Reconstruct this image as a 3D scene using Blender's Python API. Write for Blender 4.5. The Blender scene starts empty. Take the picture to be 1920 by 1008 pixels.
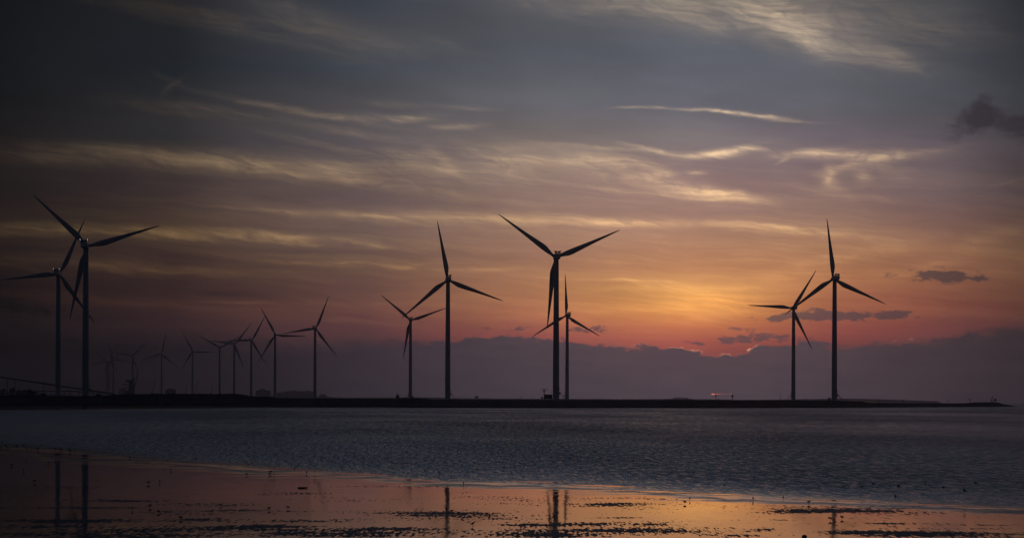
import bpy, bmesh, math, random
from mathutils import Vector, Matrix, noise as mnoise

# ------------------------------------------------------------------ camera
F = 3500.0            # focal length in photograph pixels (1920 wide)
CAMH = 3.8            # eye height above the water
A = math.atan(5.5 / 1920)   # slight roll of the camera
SH = 248.8            # the horizon runs 248.8 px under the picture centre
sc = bpy.context.scene
C = sc.collection
Rv = Vector((math.cos(A), 0, -math.sin(A) * -1)); Uv = Vector((-math.sin(A), 0, math.cos(A))); Fv = Vector((0, 1, 0))
cam = bpy.data.cameras.new('camera'); cam.sensor_width = 36; cam.lens = 36 * F / 1920
cam.shift_y = SH / 1920; cam.clip_start = 0.5; cam.clip_end = 60000
co = bpy.data.objects.new('camera', cam); C.objects.link(co)
m = Matrix.Identity(4)
for i, v in enumerate((Rv, Uv, -Fv)):
    for j in range(3): m[j][i] = v[j]
m[2][3] = CAMH
co.matrix_world = m
sc.camera = co

def ray(px, py):
    cx = (px - 960) / F; cy = (504 - py) / F + SH / F
    return Rv * cx + Uv * cy + Fv
def at(px, py, Y):            # the point seen at that pixel at distance Y
    d = ray(px, py); t = Y / d.y
    return Vector((d.x * t, Y, CAMH + d.z * t))
def ground(px, py, z=0.0):    # the point of a horizontal level seen at that pixel
    d = ray(px, py); t = (z - CAMH) / d.z
    return Vector((d.x * t, d.y * t, z))
def sph(px, py):              # direction as (azimuth, elevation) * F
    d = ray(px, py)
    return math.atan2(d.x, d.y) * F, math.atan2(d.z, math.hypot(d.x, d.y)) * F

# ------------------------------------------------------------------ view
vs = sc.view_settings
vs.view_transform = 'Standard'; vs.look = 'None'; vs.exposure = 0; vs.gamma = 1; vs.use_curve_mapping = False
sc.cycles.use_denoising = True
sc.cycles.volume_bounces = 1
sc.cycles.max_bounces = 6
sc.cycles.use_preview_denoising = False

# ------------------------------------------------------------------ world: dusk sky
def lin(c):
    return tuple(((x / 255) / 12.92 if x / 255 <= 0.04045 else ((x / 255 + 0.055) / 1.055) ** 2.4) for x in c)
W = bpy.data.worlds.new('World'); sc.world = W; W.use_nodes = True
nt = W.node_tree; nt.nodes.clear()
class G:
    """small helper for node graphs"""
    def __init__(s, nt): s.nt = nt
    def new(s, t, **k):
        n = s.nt.nodes.new(t)
        for a, b in k.items(): setattr(n, a, b)
        return n
    def put(s, sock, v):
        if v is None: return
        if hasattr(v, 'is_output') or isinstance(v, bpy.types.NodeSocket): s.nt.links.new(v, sock)
        else: sock.default_value = v
    def m(s, op, a, b=None, c=None, clamp=False):
        n = s.new('ShaderNodeMath', operation=op, use_clamp=clamp)
        s.put(n.inputs[0], a); s.put(n.inputs[1], b)
        if c is not None: s.put(n.inputs[2], c)
        return n.outputs[0]
    def v(s, op, a, b=None):
        n = s.new('ShaderNodeVectorMath', operation=op); s.put(n.inputs[0], a); s.put(n.inputs[1], b)
        return n.outputs[1] if op in ('DOT_PRODUCT', 'LENGTH') else n.outputs[0]
    def rng(s, x, a, b, c=0.0, d=1.0, t='SMOOTHSTEP'):
        n = s.new('ShaderNodeMapRange', interpolation_type=t)
        for i, q in enumerate((x, a, b, c, d)): s.put(n.inputs[i], q)
        return n.outputs[0]
    def mix(s, f, a, b, bt='MIX'):
        n = s.new('ShaderNodeMix', data_type='RGBA', blend_type=bt)
        s.put(n.inputs[0], f); s.put(n.inputs[6], a); s.put(n.inputs[7], b)
        return n.outputs[2]
    def ramp(s, x, stops, interp='LINEAR'):
        n = s.new('ShaderNodeValToRGB'); r = n.color_ramp; r.interpolation = interp
        stops = sorted(stops)
        while len(r.elements) < len(stops): r.elements.new(0.5)
        for e, (p, c) in zip(r.elements, stops):
            e.position = p; e.color = (*c, 1) if len(c) == 3 else c
        s.put(n.inputs[0], x); return n.outputs[0]
    def comb(s, x, y, z=0.0):
        n = s.new('ShaderNodeCombineXYZ'); s.put(n.inputs[0], x); s.put(n.inputs[1], y); s.put(n.inputs[2], z); return n.outputs[0]
    def map(s, vec, loc=(0, 0, 0), rot=0.0, scale=(1, 1, 1), t='TEXTURE'):
        n = s.new('ShaderNodeMapping', vector_type=t); s.put(n.inputs[0], vec)
        n.inputs[1].default_value = loc; n.inputs[2].default_value = (0, 0, rot); n.inputs[3].default_value = scale
        return n.outputs[0]
    def noise(s, vec, scale=1.0, detail=4.0, rough=0.5, dist=0.0, col=False):
        n = s.new('ShaderNodeTexNoise'); s.put(n.inputs['Vector'], vec); n.inputs['Scale'].default_value = scale
        n.inputs['Detail'].default_value = detail; n.inputs['Roughness'].default_value = rough; n.inputs['Distortion'].default_value = dist
        return n.outputs['Color' if col else 'Fac']
g = G(nt)
tc = g.new('ShaderNodeTexCoord')
sp = g.new('ShaderNodeSeparateXYZ'); nt.links.new(tc.outputs['Generated'], sp.inputs[0])
X, Y, Z = sp.outputs
az = g.m('MULTIPLY', g.m('ARCTAN2', X, Y), F)
el = g.m('MULTIPLY', g.m('ARCTAN2', Z, g.m('SQRT', g.m('ADD', g.m('MULTIPLY', X, X), g.m('MULTIPLY', Y, Y)))), F)
P = g.comb(az, el, 0.0)
VT = 780.0
st = {  # azimuth stations: photograph column -> (row, sRGB) of the open sky there
 -60: [(0,(20,22,26)),(150,(22,24,28)),(300,(30,27,28)),(430,(38,31,26)),(520,(26,20,22)),(600,(20,18,21)),(750,(16,16,19))],
 60: [(0,(25,27,31)),(100,(27,30,33)),(200,(30,30,32)),(300,(42,37,36)),(350,(36,32,31)),(430,(47,38,32)),(480,(37,29,29)),(540,(34,25,26)),(600,(27,22,25)),(750,(22,20,23))],
 330: [(0,(40,38,40)),(70,(34,37,41)),(140,(34,38,42)),(200,(46,44,46)),(260,(46,46,48)),(300,(62,55,50)),(360,(57,48,46)),(430,(70,56,45)),(480,(60,46,41)),(520,(55,41,37)),(570,(56,38,38)),(620,(44,33,36)),(750,(34,30,33))],
 690: [(0,(60,64,71)),(70,(70,70,74)),(130,(66,70,76)),(200,(84,80,81)),(280,(88,84,83)),(330,(99,88,80)),(380,(98,84,78)),(450,(99,82,74)),(500,(104,82,66)),(540,(103,76,65)),(580,(100,67,60)),(620,(88,58,58)),(660,(66,50,56)),(750,(50,45,52))],
 1000: [(0,(88,86,89)),(100,(88,90,95)),(200,(104,101,104)),(260,(118,108,106)),(340,(132,115,102)),(420,(148,120,98)),(480,(152,115,90)),(540,(166,118,80)),(590,(166,105,75)),(630,(150,82,74)),(660,(120,66,70)),(750,(70,58,66))],
 1290: [(0,(100,96,97)),(100,(93,95,101)),(200,(108,105,111)),(260,(122,113,114)),(330,(138,118,110)),(400,(152,122,104)),(450,(170,130,98)),(500,(182,130,88)),(545,(205,150,84)),(580,(205,140,76)),(610,(195,115,76)),(640,(178,92,76)),(680,(140,72,74)),(750,(90,60,66))],
 1560: [(0,(92,89,92)),(100,(90,91,97)),(200,(100,97,102)),(280,(112,102,102)),(360,(128,108,98)),(420,(146,116,92)),(470,(160,118,84)),(520,(166,112,74)),(570,(158,94,68)),(620,(148,76,68)),(660,(120,64,68)),(750,(74,56,64))],
 1770: [(0,(70,70,73)),(100,(74,75,80)),(200,(82,81,86)),(290,(96,88,88)),(360,(106,91,87)),(420,(120,93,80)),(470,(138,100,74)),(520,(136,90,66)),(570,(128,76,60)),(620,(112,64,60)),(660,(78,54,58)),(750,(54,48,54))],
 1910: [(0,(46,47,52)),(100,(54,55,60)),(200,(60,60,64)),(290,(70,65,65)),(360,(79,69,66)),(430,(98,76,63)),(480,(114,84,60)),(530,(106,72,54)),(580,(98,60,50)),(630,(76,50,50)),(750,(42,38,44))],
}
tfac = g.m('DIVIDE', el, VT, clamp=True)
st[-60] = [(r, tuple(q * .80 for q in c)) for r, c in st[-60]]; st[60] = [(r, tuple(q * .87 for q in c)) for r, c in st[60]]; st[330] = [(r, tuple(q * .94 for q in c)) for r, c in st[330]]
for k_ in st: st[k_] = [(r, (c[0] * 1.01, c[1] * .975, c[2] * 1.05) if 270 < r < 650 else ((c[0] * .97, c[1] * .995, c[2] * 1.025) if r < 220 else c)) for r, c in st[k_]]
st[1290] = [(r, tuple(q * (1.05 if 240 < r < 640 else 1) for q in c)) for r, c in st[1290]]
keys = sorted(st); col = None; prev = None
for k in keys:
    ramp = g.ramp(tfac, [(min(1, max(0, sph(k, r)[1] / VT)), lin(c)) for r, c in st[k]])
    if col is None: col = ramp
    else: col = g.mix(g.rng(az, sph(prev, 400)[0], sph(k, 400)[0], t='LINEAR'), col, ramp)
    prev = k
# relative brightness by azimuth, used for clouds
def azramp(pts, interp='LINEAR'):
    a0, a1 = sph(-700, 400)[0], sph(2600, 400)[0]
    return g.ramp(g.rng(az, a0, a1, t='LINEAR'), [((sph(x, 400)[0] - a0) / (a1 - a0), c if isinstance(c, tuple) else (c, c, c)) for x, c in pts], interp)
Baz = azramp([(-600, .02), (0, .07), (300, .17), (500, .3), (700, .45), (1000, .75), (1300, 1.0), (1500, .85), (1700, .52), (1900, .22), (2500, .05)])

# fibres of cirrus: warped, stretched noise
warp = g.v('SUBTRACT', g.noise(g.map(P, scale=(240, 90, 1)), detail=5, rough=.6, col=True), (0.5, 0.5, 0.5))
warpP = g.v('ADD', P, g.v('MULTIPLY', warp, (150, 46, 0)))
fib = g.noise(g.map(warpP, rot=-0.09, scale=(210, 9, 1)), detail=7, rough=0.66)
fib2 = g.noise(g.map(warpP, loc=(90, 700, 0), rot=-0.05, scale=(900, 34, 1)), detail=4, rough=0.55)
wisp = g.noise(g.map(warpP, loc=(300, 200, 0), rot=-0.3, scale=(110, 26, 1)), detail=7, rough=0.62, dist=0.9)

def blobs(lst, src):
    acc = None
    for i_, (x, y, a, b, deg, w) in enumerate(lst):
        if i_ and i_ % 10 == 0:      # keeps the node graph evaluable in short runs
            src = g.v('ADD', src, g.comb(g.m('MULTIPLY', acc, 1e-4), 0.0, 0.0))
        u, v = sph(x, y)
        mp = g.map(src, loc=(u, v, 0), rot=-math.radians(deg), scale=(a, b, 1))
        e = g.m('EXPONENT', g.m('MULTIPLY', g.v('DOT_PRODUCT', mp, mp), -1.0))
        e = g.m('MULTIPLY', e, w) if acc is None else g.m('MULTIPLY_ADD', e, w, acc)
        acc = e
    return acc
sw = g.v('ADD', P, g.v('MULTIPLY', warp, (90, 22, 0)))
# bright streaks: x, y, half length, half width, tilt down to the right, strength
streaks = [
 (1500, 62, 90, 24, 34, .36), (1590, 96, 120, 20, 14, .34), (1450, 40, 150, 30, 16, .26), (1520, 20, 240, 40, 6, .14), (1690, 110, 40, 10, 38, .2), (1430, 30, 90, 28, 14, .22), (1300, 30, 70, 26, 34, .18),
 (1180, 8, 170, 26, 6, .26), (1620, 40, 190, 36, 6, .12), (1790, 60, 90, 22, 8, .16), (1010, 10, 90, 16, 8, .12), (1460, 6, 70, 20, 40, .25), (1760, 85, 60, 10, 0, .08),
 (560, 30, 110, 26, 24, .20), (640, 70, 150, 15, 10, .18), (400, 40, 220, 12, 14, .24), (240, 14, 160, 10, 12, .2), (840, 82, 60, 7, 14, .12), (430, 28, 90, 7, 6, .2),
 (560, 208, 140, 6, 9, .62), (700, 222, 70, 7, 2, .42), (770, 222, 40, 7, -6, .42), (850, 236, 44, 6, -4, .46), (740, 196, 60, 6, 2, .2), (880, 201, 60, 4, 3, .22), (350, 206, 120, 10, 4, .36), (640, 245, 160, 7, 9, .22),
 (330, 300, 230, 15, 3, .62), (520, 312, 150, 17, 6, .50), (90, 300, 110, 12, 0, .42), (700, 310, 160, 18, 4, .30), (700, 345, 260, 8, 7, .24), (600, 270, 160, 7, 10, .2),
 (770, 290, 60, 9, 8, .40), (830, 300, 50, 9, 40, .28), (905, 290, 50, 12, 20, .40), (960, 310, 44, 16, 10, .30), (970, 275, 60, 8, 0, .3), (905, 330, 120, 20, 4, .22),
 (1075, 300, 120, 8, 2, .52), (1165, 305, 90, 12, 8, .40), (1130, 278, 130, 4, 5, .35), (1230, 284, 70, 3.5, 10, .4), (1200, 335, 90, 12, 12, .45), (1235, 325, 30, 6, 2, .4), (1300, 348, 110, 9, 14, .34), (1350, 366, 75, 8, 5, .8), (1220, 360, 130, 8, 6, .28), (1304, 325, 15, 5, 2, .42),
 (1330, 291, 36, 6, -3, .95), (1375, 280, 50, 5, -10, .8), (1410, 277, 30, 4, 2, .5),
 (1520, 284, 50, 6, -4, .7), (1565, 287, 60, 7, 6, .8), (1640, 290, 100, 8, 2, .55), (1700, 290, 80, 5, -7, .6), (1610, 306, 50, 7, -14, .7), (1475, 296, 16, 4, -30, .4), (1558, 326, 9, 15, 20, .5), (1565, 345, 30, 8, 30, .32), (1625, 330, 16, 14, 20, .4), (1600, 366, 80, 6, 8, .22), (1690, 320, 40, 12, 10, .2),
 (1190, 203, 34, 2.6, -2, .5), (1236, 203, 12, 2.2, 2, .35), (1300, 207, 42, 2.8, 5, .75), (1370, 213, 50, 3.4, 6, .85), (1440, 220, 60, 3.2, 6, .75), (1510, 227, 46, 1.8, 2, .55),
 (1050, 416, 170, 6, 1, .42), (1180, 420, 120, 6, -1, .42), (920, 412, 120, 12, 2, .16), (1400, 421, 90, 5, 4, .46), (1470, 430, 130, 9, 3, .30), (1560, 440, 120, 8, 5, .2),
 (660, 400, 180, 5, 2, .40), (760, 408, 260, 11, 2, .26), (280, 436, 300, 11, 1.5, .75), (560, 446, 170, 8, 4, .55), (700, 460, 40, 5, 0, .25), (40, 430, 150, 9, 0, .6), (560, 490, 60, 5, 3, .3), (700, 496, 80, 6, 3, .5), (770, 498, 30, 4, -10, .3), (930, 503, 90, 5, -2, .25), (200, 500, 250, 9, 2, .4), (600, 600, 200, 6, 2, .1), (430, 565, 60, 3, 2, .25),
 (1150, 524, 110, 2.4, 1.5, .5), (1180, 490, 120, 12, 3, .12), (1290, 540, 150, 9, 2, .3), (1330, 562, 90, 8, 2, .42), (1250, 575, 120, 7, -2, .25), (1340, 590, 70, 12, -6, .3), (1500, 500, 110, 16, -20, .16), (1640, 470, 120, 14, -12, .22), (1740, 500, 80, 12, -14, .22), (1860, 450, 60, 18, -20, .30), (1900, 430, 40, 12, -10, .2),
 (1420, 480, 140, 20, -14, .10), (1000, 590, 120, 10, 0, .12), (1900, 375, 50, 6, 8, .16), (1880, 345, 40, 4, -16, .16), (320, 150, 40, 5, 20, .22), (330, 165, 26, 5, -40, .2),
]
S = blobs(streaks, sw)
fibm = g.rng(fib, 0.32, 0.68, 0.38, 1.62, t='LINEAR')
wispm = g.rng(wisp, 0.34, 0.66, 0.35, 1.6, t='LINEAR')
S = g.m('MULTIPLY', g.m('MULTIPLY', S, fibm), wispm)
body = blobs([(1480, 40, 150, 32, 18, .30), (1580, 88, 110, 20, 14, .32), (1685, 112, 34, 16, 30, .22), (1250, 20, 130, 26, 12, .22), (1650, 40, 190, 40, 4, .16), (1420, 70, 60, 20, 30, .12),
 (600, 42, 170, 26, 12, .14), (400, 40, 210, 12, 13, .08), (1600, 294, 110, 8, 2, .34), (1640, 309, 50, 10, -10, .28), (1560, 338, 18, 16, 0, .22), (1345, 288, 60, 6, -6, .40),
 (1000, 302, 120, 30, 4, .16), (1150, 320, 170, 28, 10, .16), (1330, 364, 90, 6, 6, .36), (300, 303, 240, 14, 3, .22), (540, 318, 180, 18, 5, .18), (400, 438, 300, 12, 2, .22), (760, 408, 260, 12, 2, .12)], sw)
S = g.m('ADD', S, g.m('MULTIPLY', body, g.rng(wisp, 0.34, 0.66, 0.75, 1.25, t='LINEAR')))
# faint fibres everywhere in the lower half of the sky
low = g.m('MULTIPLY', g.rng(el, 90, 190), g.rng(el, 560, 330))
amb = g.m('MULTIPLY', g.m('MULTIPLY', g.m('ADD', g.rng(fib2, 0.42, 0.68), g.m('MULTIPLY', g.rng(fib, .45, .7), .5)), low), 0.20)
S = g.m('ADD', S, amb)
tint = g.ramp(tfac, [(0.0, (.34, .12, .05)), (.25, (.42, .21, .06)), (.38, (.42, .255, .09)), (.55, (.38, .25, .11)), (.75, (.28, .195, .115)), (1, (.22, .16, .09))])
col = g.mix(1.0, col, g.mix(1.0, tint, g.mix(1.0, Baz, g.comb(S, S, S), 'MULTIPLY'), 'MULTIPLY'), 'ADD')
# broad unevenness
mott = g.rng(g.noise(g.map(P, scale=(420, 120, 1), rot=-0.1), detail=5, rough=.6), .3, .7, .90, 1.10)
col = g.mix(1.0, col, g.comb(mott, mott, mott), 'MULTIPLY')

glow = blobs([(1310, 574, 130, 24, 0, .46), (1330, 558, 66, 13, 4, .62), (1290, 540, 130, 9, 0, .20), (1300, 600, 260, 42, 0, .26), (1500, 480, 330, 60, 0, .06), (1100, 500, 260, 60, 0, .06)], sw)
glow = g.m('MULTIPLY', glow, g.rng(fib, .3, .7, .6, 1.4, t='LINEAR'))
col = g.mix(1.0, col, g.mix(1.0, g.comb(glow, glow, glow), (.35, .155, .02, 1), 'MULTIPLY'), 'ADD')
# dark low clouds and the bank on the horizon
bankc = azramp([(-600, lin((5, 5, 7))), (0, lin((11, 11, 14))), (250, lin((18, 17, 22))), (500, lin((31, 29, 37))), (700, lin((52, 47, 57))), (1000, lin((73, 67, 76))), (1290, lin((84, 74, 83))), (1500, lin((79, 70, 79))), (1700, lin((66, 59, 66))), (1900, lin((48, 45, 51))), (2500, lin((16, 16, 20)))])
puff = g.rng(g.noise(g.map(P, scale=(34, 17, 1)), detail=7, rough=.62), .3, .7, t='LINEAR')
puffb = g.rng(g.noise(g.map(P, loc=(40, 0, 0), scale=(120, 60, 1)), detail=4, rough=.5), .3, .7, t='LINEAR')
dark = blobs([
 (1500, 592, 55, 8, 0, .9), (1535, 584, 26, 9, 0, .8), (1610, 592, 70, 8, 0, .95), (1560, 594, 60, 6, 0, .6), (1672, 588, 26, 9, 0, .85), (1440, 597, 26, 5, 0, .6), (1765, 514, 50, 10, 2, 1.1), (1790, 520, 44, 9, 4, .9), (1700, 522, 30, 4, 14, .35),
 (1386, 616, 26, 5, 0, .75), (1370, 634, 24, 6, 0, .8), (1300, 643, 34, 4, 0, .6), (1420, 636, 44, 9, 0, 1.0), (1500, 640, 40, 8, 4, .9), (1118, 614, 26, 6, 6, .8), (1085, 617, 34, 5, 4, .6), (960, 615, 50, 4, 0, .45), (1740, 594, 26, 5, 6, .5), (1795, 590, 20, 4, 6, .4), (1830, 634, 50, 9, 0, .8),
 (1680, 520, 22, 5, 10, .4), (0, 566, 40, 18, 10, .9), (60, 580, 60, 10, 10, .5)], P)
dark = g.m('MULTIPLY', g.rng(g.m('ADD', dark, g.m('MULTIPLY', g.m('SUBTRACT', puff, .56), 2.0)), .18, .80), g.rng(dark, .04, .24))
col = g.mix(g.m('MULTIPLY', dark, .74), col, bankc)
softd = g.m('MULTIPLY', blobs([(400, 546, 80, 10, 2, .8), (480, 556, 60, 8, 4, .6), (20, 572, 60, 22, 10, .5)], sw), g.rng(puffb, 0, .6, .5, 1.0))
col = g.mix(g.m('MULTIPLY', softd, .42), col, bankc)
smoke = blobs([(1838, 215, 34, 26, -30, .9), (1800, 245, 38, 20, 0, .7), (1880, 230, 40, 20, 20, .6), (1925, 235, 40, 26, 0, .8)], P)
smg = g.rng(smoke, .05, .25)
smoke = g.rng(g.m('ADD', smoke, g.m('MULTIPLY', g.m('SUBTRACT', g.noise(g.map(P, scale=(60, 42, 1)), detail=7, rough=.62), .5), 3.0)), .15, 1.15)
col = g.mix(g.m('MULTIPLY', g.m('MULTIPLY', smoke, smg), .85), col, g.mix(.5, bankc, lin((44, 38, 46)) + (1,)))
edge = g.m('MULTIPLY', azramp([(x, (752.8 - y) / 200) for x, y in [(-600, 640), (0, 640), (300, 645), (600, 652), (860, 640), (900, 628), (1000, 632), (1100, 641), (1200, 650), (1280, 655), (1350, 664), (1400, 660), (1425, 646), (1500, 643), (1580, 650), (1620, 648), (1700, 642), (1800, 632), (1860, 624), (1960, 610), (2500, 600)]]), 200)
edge = g.m('ADD', edge, g.m('ADD', g.m('MULTIPLY', g.m('SUBTRACT', puff, .5), 19), g.m('MULTIPLY', g.m('SUBTRACT', puffb, .5), 9)))
soft = g.m('ADD', g.rng(az, sph(560, 650)[0], sph(900, 650)[0], 26, 4.0), g.rng(az, sph(1450, 650)[0], sph(1850, 650)[0], 0, 9.0))
d = g.m('SUBTRACT', el, edge)
bank = g.rng(g.m('DIVIDE', d, soft), 1.0, -1.0)
# thin bright lining of the bank over the sun
rim = g.m('EXPONENT', g.m('MULTIPLY', g.m('POWER', g.m('DIVIDE', g.m('SUBTRACT', d, 0.5), 2.0), 2.0), -1.0))
rimw = blobs([(1388, 660, 26, 50, 0, 1.0), (1290, 650, 40, 50, 0, .5), (1690, 645, 30, 40, 0, .18), (1180, 645, 30, 40, 0, .15)], P)
rimn = g.rng(puff, .3, .65)
bankv = g.mix(g.rng(el, 0, 110, t='LINEAR'), g.mix(1.0, bankc, (.92, .95, 1.0, 1), 'MULTIPLY'), g.mix(1.0, bankc, (1.06, 1.0, 1.0, 1), 'MULTIPLY'))
bm_ = g.rng(g.noise(g.map(P, loc=(5, 9, 0), scale=(130, 22, 1)), detail=6, rough=.6), .3, .7, .90, 1.10)
bankv = g.mix(1.0, bankv, g.comb(bm_, bm_, g.m('POWER', bm_, .5)), 'MULTIPLY')
col = g.mix(g.m('MULTIPLY', bank, .97), col, bankv)
rr = g.m('MULTIPLY', g.m('MULTIPLY', rim, rimw), rimn)
col = g.mix(1.0, col, g.mix(1.0, g.comb(rr, rr, rr), (1.1, .42, .22, 1), 'MULTIPLY'), 'ADD')
# the slit where the sun itself shows through just over the horizon
slit = blobs([(1337, 738.5, 3, .8, 0, .9), (1346, 738.2, 5, .45, -2, .45), (1358, 738, 8, .25, 0, .3), (1370, 737.3, 1.4, .5, 0, .35)], P)
col = g.mix(1.0, col, g.mix(1.0, g.comb(slit, slit, slit), (2.0, .34, .16, 1), 'MULTIPLY'), 'ADD')

# the rest of the dome: dim blue grey overhead and behind
cosaz = g.m('COSINE', g.m('DIVIDE', az, F))
back = g.mix(g.rng(cosaz, -1, 1), (.011, .016, .028, 1), (.016, .021, .034, 1))
front = g.rng(g.m('ABSOLUTE', g.m('SUBTRACT', az, 330)), 300, 1280, 1.0, 0.0)
upc = g.mix(front, back, (.145, .170, .250, 1))
col = g.mix(g.rng(g.m('ABSOLUTE', g.m('SUBTRACT', az, 200)), 1150, 2800), col, back)
col = g.mix(g.rng(el, 760, 1700), col, upc)
below = g.rng(el, 0, -60)
col = g.mix(below, col, (.008, .009, .013, 1))
bg = g.new('ShaderNodeBackground'); nt.links.new(col, bg.inputs[0]); bg.inputs[1].default_value = 1.0
sky = g.new('ShaderNodeTexSky', sky_type='NISHITA'); sky.sun_disc = False
SUN_AZ = math.atan((1350 - 960) / F); SUN_EL = math.radians(1.2)
sky.sun_elevation = SUN_EL; sky.sun_rotation = SUN_AZ
bg2 = g.new('ShaderNodeBackground'); nt.links.new(sky.outputs[0], bg2.inputs[0]); bg2.inputs[1].default_value = 0.0004
ads = g.new('ShaderNodeAddShader'); nt.links.new(bg.outputs[0], ads.inputs[0]); nt.links.new(bg2.outputs[0], ads.inputs[1])
out = g.new('ShaderNodeOutputWorld'); nt.links.new(ads.outputs[0], out.inputs[0])
W.cycles.sampling_method = 'MANUAL'; W.cycles.sample_map_resolution = 2048

# sun, almost wholly veiled by the cloud bank
sl = bpy.data.lights.new('sun', 'SUN'); sl.energy = 0.004; sl.angle = math.radians(25); sl.color = (1.0, .5, .3)
so = bpy.data.objects.new('sun', sl); C.objects.link(so)
sd = Vector((math.sin(SUN_AZ), math.cos(SUN_AZ), math.tan(math.radians(2.5))))
so.rotation_euler = sd.to_track_quat('Z', 'Y').to_euler()

# ------------------------------------------------------------------ materials
def mat(name, color, rough=.6, vary=.25, scale=1.0, metallic=0, spec=.3):
    m_ = bpy.data.materials.new(name); m_.use_nodes = True; t = m_.node_tree; h = G(t)
    b = t.nodes['Principled BSDF']; tc_ = h.new('ShaderNodeTexCoord')
    n = h.noise(tc_.outputs['Object'], scale=scale, detail=5, rough=.6)
    c = h.mix(h.rng(n, .3, .7), tuple(x * (1 - vary) for x in color) + (1,), tuple(min(1, x * (1 + vary)) for x in color) + (1,))
    t.links.new(c, b.inputs['Base Color']); b.inputs['Roughness'].default_value = rough
    b.inputs['Metallic'].default_value = metallic; b.inputs['Specular IOR Level'].default_value = spec
    return m_
M = dict(
 tower=mat('painted_steel', (.27, .275, .295), .45, .08, .15),
 blade=mat('blade_gelcoat', (.25, .255, .275), .5, .06, .2),
 nacelle=mat('nacelle_shell', (.38, .38, .39), .45, .08, .4),
 cooler=mat('cooler_dark', (.05, .045, .045), .7, .2, 2),
 steel=mat('galvanised_steel', (.10, .10, .11), .6, .2, 2),
 concrete=mat('concrete', (.30, .29, .28), .85, .2, .8),
 hut=mat('hut_cladding', (.08, .08, .09), .7, .2, 1.5),
 land=mat('dyke_ground', (.032, .029, .030), .95, .35, .12, spec=.05),
 scrub=mat('scrub', (.035, .042, .028), .95, .4, 1.2, spec=.05),
 bark=mat('bark', (.05, .04, .035), .95, .3, 3, spec=.05),
 far=mat('far_masonry', (.12, .11, .11), .9, .2, .1),
 bird=mat('bird_plumage', (.05, .047, .045), .8, .4, 30, spec=.1),
 wood=mat('driftwood', (.05, .04, .03), .9, .3, 6),
)
lm = bpy.data.materials.new('lamp_lit'); lm.use_nodes = True
pb = lm.node_tree.nodes['Principled BSDF']; pb.inputs['Emission Color'].default_value = (.86, .86, 1, 1); pb.inputs['Emission Strength'].default_value = .4
h = G(lm.node_tree); tcc = h.new('ShaderNodeTexCoord'); nz = h.noise(tcc.outputs['Object'], scale=3)
lm.node_tree.links.new(h.mix(nz, (.7, .7, .8, 1), (.9, .9, 1, 1)), pb.inputs['Base Color'])
M['lamp'] = lm
M['lamp_off'] = mat('lamp_glass', (.15, .15, .17), .2, .1, 3)

# water: rippled, the ripples die out at the edge of the flat
def water_mat():
    m_ = bpy.data.materials.new('sea_water'); m_.use_nodes = True; t = m_.node_tree; h = G(t)
    b = t.nodes['Principled BSDF']
    b.inputs['Base Color'].default_value = (.010, .014, .026, 1)
    b.inputs['Specular IOR Level'].default_value = .5; b.inputs['IOR'].default_value = 1.333
    ge = h.new('ShaderNodeNewGeometry'); p = ge.outputs['Position']
    at_ = h.new('ShaderNodeAttribute'); at_.attribute_name = 'calm'
    calm = at_.outputs['Fac']
    gust = h.rng(h.noise(h.map(p, scale=(60, 180, 1)), detail=5, rough=.6), .30, .70, .65, 1.15)
    n1 = h.noise(h.map(p, rot=.02, scale=(.38, 2.4, 1)), scale=1.0, detail=3, rough=.65)
    n2 = h.noise(h.map(p, rot=0, scale=(1.2, 10.0, 1)), scale=1.0, detail=4, rough=.7)
    n3 = h.noise(h.map(p, rot=.1, scale=(.30, .5, 1)), scale=1.0, detail=2, rough=.5)
    n4 = h.noise(h.map(p, loc=(40, 9, 0), rot=0, scale=(1.5, 26.0, 1)), scale=1.0, detail=4, rough=.7)
    n5 = h.noise(h.map(p, loc=(7, 90, 0), rot=0, scale=(.8, 9.0, 1)), scale=1.0, detail=4, rough=.7)
    sy = h.new('ShaderNodeSeparateXYZ'); t.links.new(p, sy.inputs[0]); wy = sy.outputs['Y']   # the swell grows away from the sheltered shore
    n2 = h.m('MULTIPLY', n2, h.rng(wy, 110, 260, .22, 1.0))
    n6 = h.noise(h.map(p, loc=(70, 30, 0), rot=0, scale=(.42, 3.2, 1)), scale=1.0, detail=4, rough=.7)
    group = h.mix(h.rng(wy, 380, 700), h.mix(h.rng(wy, 170, 330), n6, n5), n4)
    hgt = h.m('ADD', h.m('ADD', h.m('MULTIPLY', n1, .75), h.m('MULTIPLY', n2, 2.4)), h.m('MULTIPLY', n3, .10))
    stg = h.m('MULTIPLY', gust, h.m('SUBTRACT', 1.0, h.m('MULTIPLY', calm, .96)))
    hgt = h.m('MULTIPLY', hgt, stg)
    bp = h.new('ShaderNodeBump'); bp.inputs['Strength'].default_value = 1.0; bp.inputs['Distance'].default_value = .5
    t.links.new(hgt, bp.inputs['Height'])
    # at this grazing angle it is the wave faces turned to the shore that are seen
    lean = h.comb(0.0, h.m('MULTIPLY', stg, h.m('MULTIPLY_ADD', h.m('SUBTRACT', group, .5), -.75, -.26)), 0.0)
    t.links.new(h.v('NORMALIZE', h.v('ADD', bp.outputs[0], lean)), b.inputs['Normal'])
    t.links.new(h.m('MULTIPLY_ADD', stg, .16, .05), b.inputs['Roughness'])
    return m_
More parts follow.
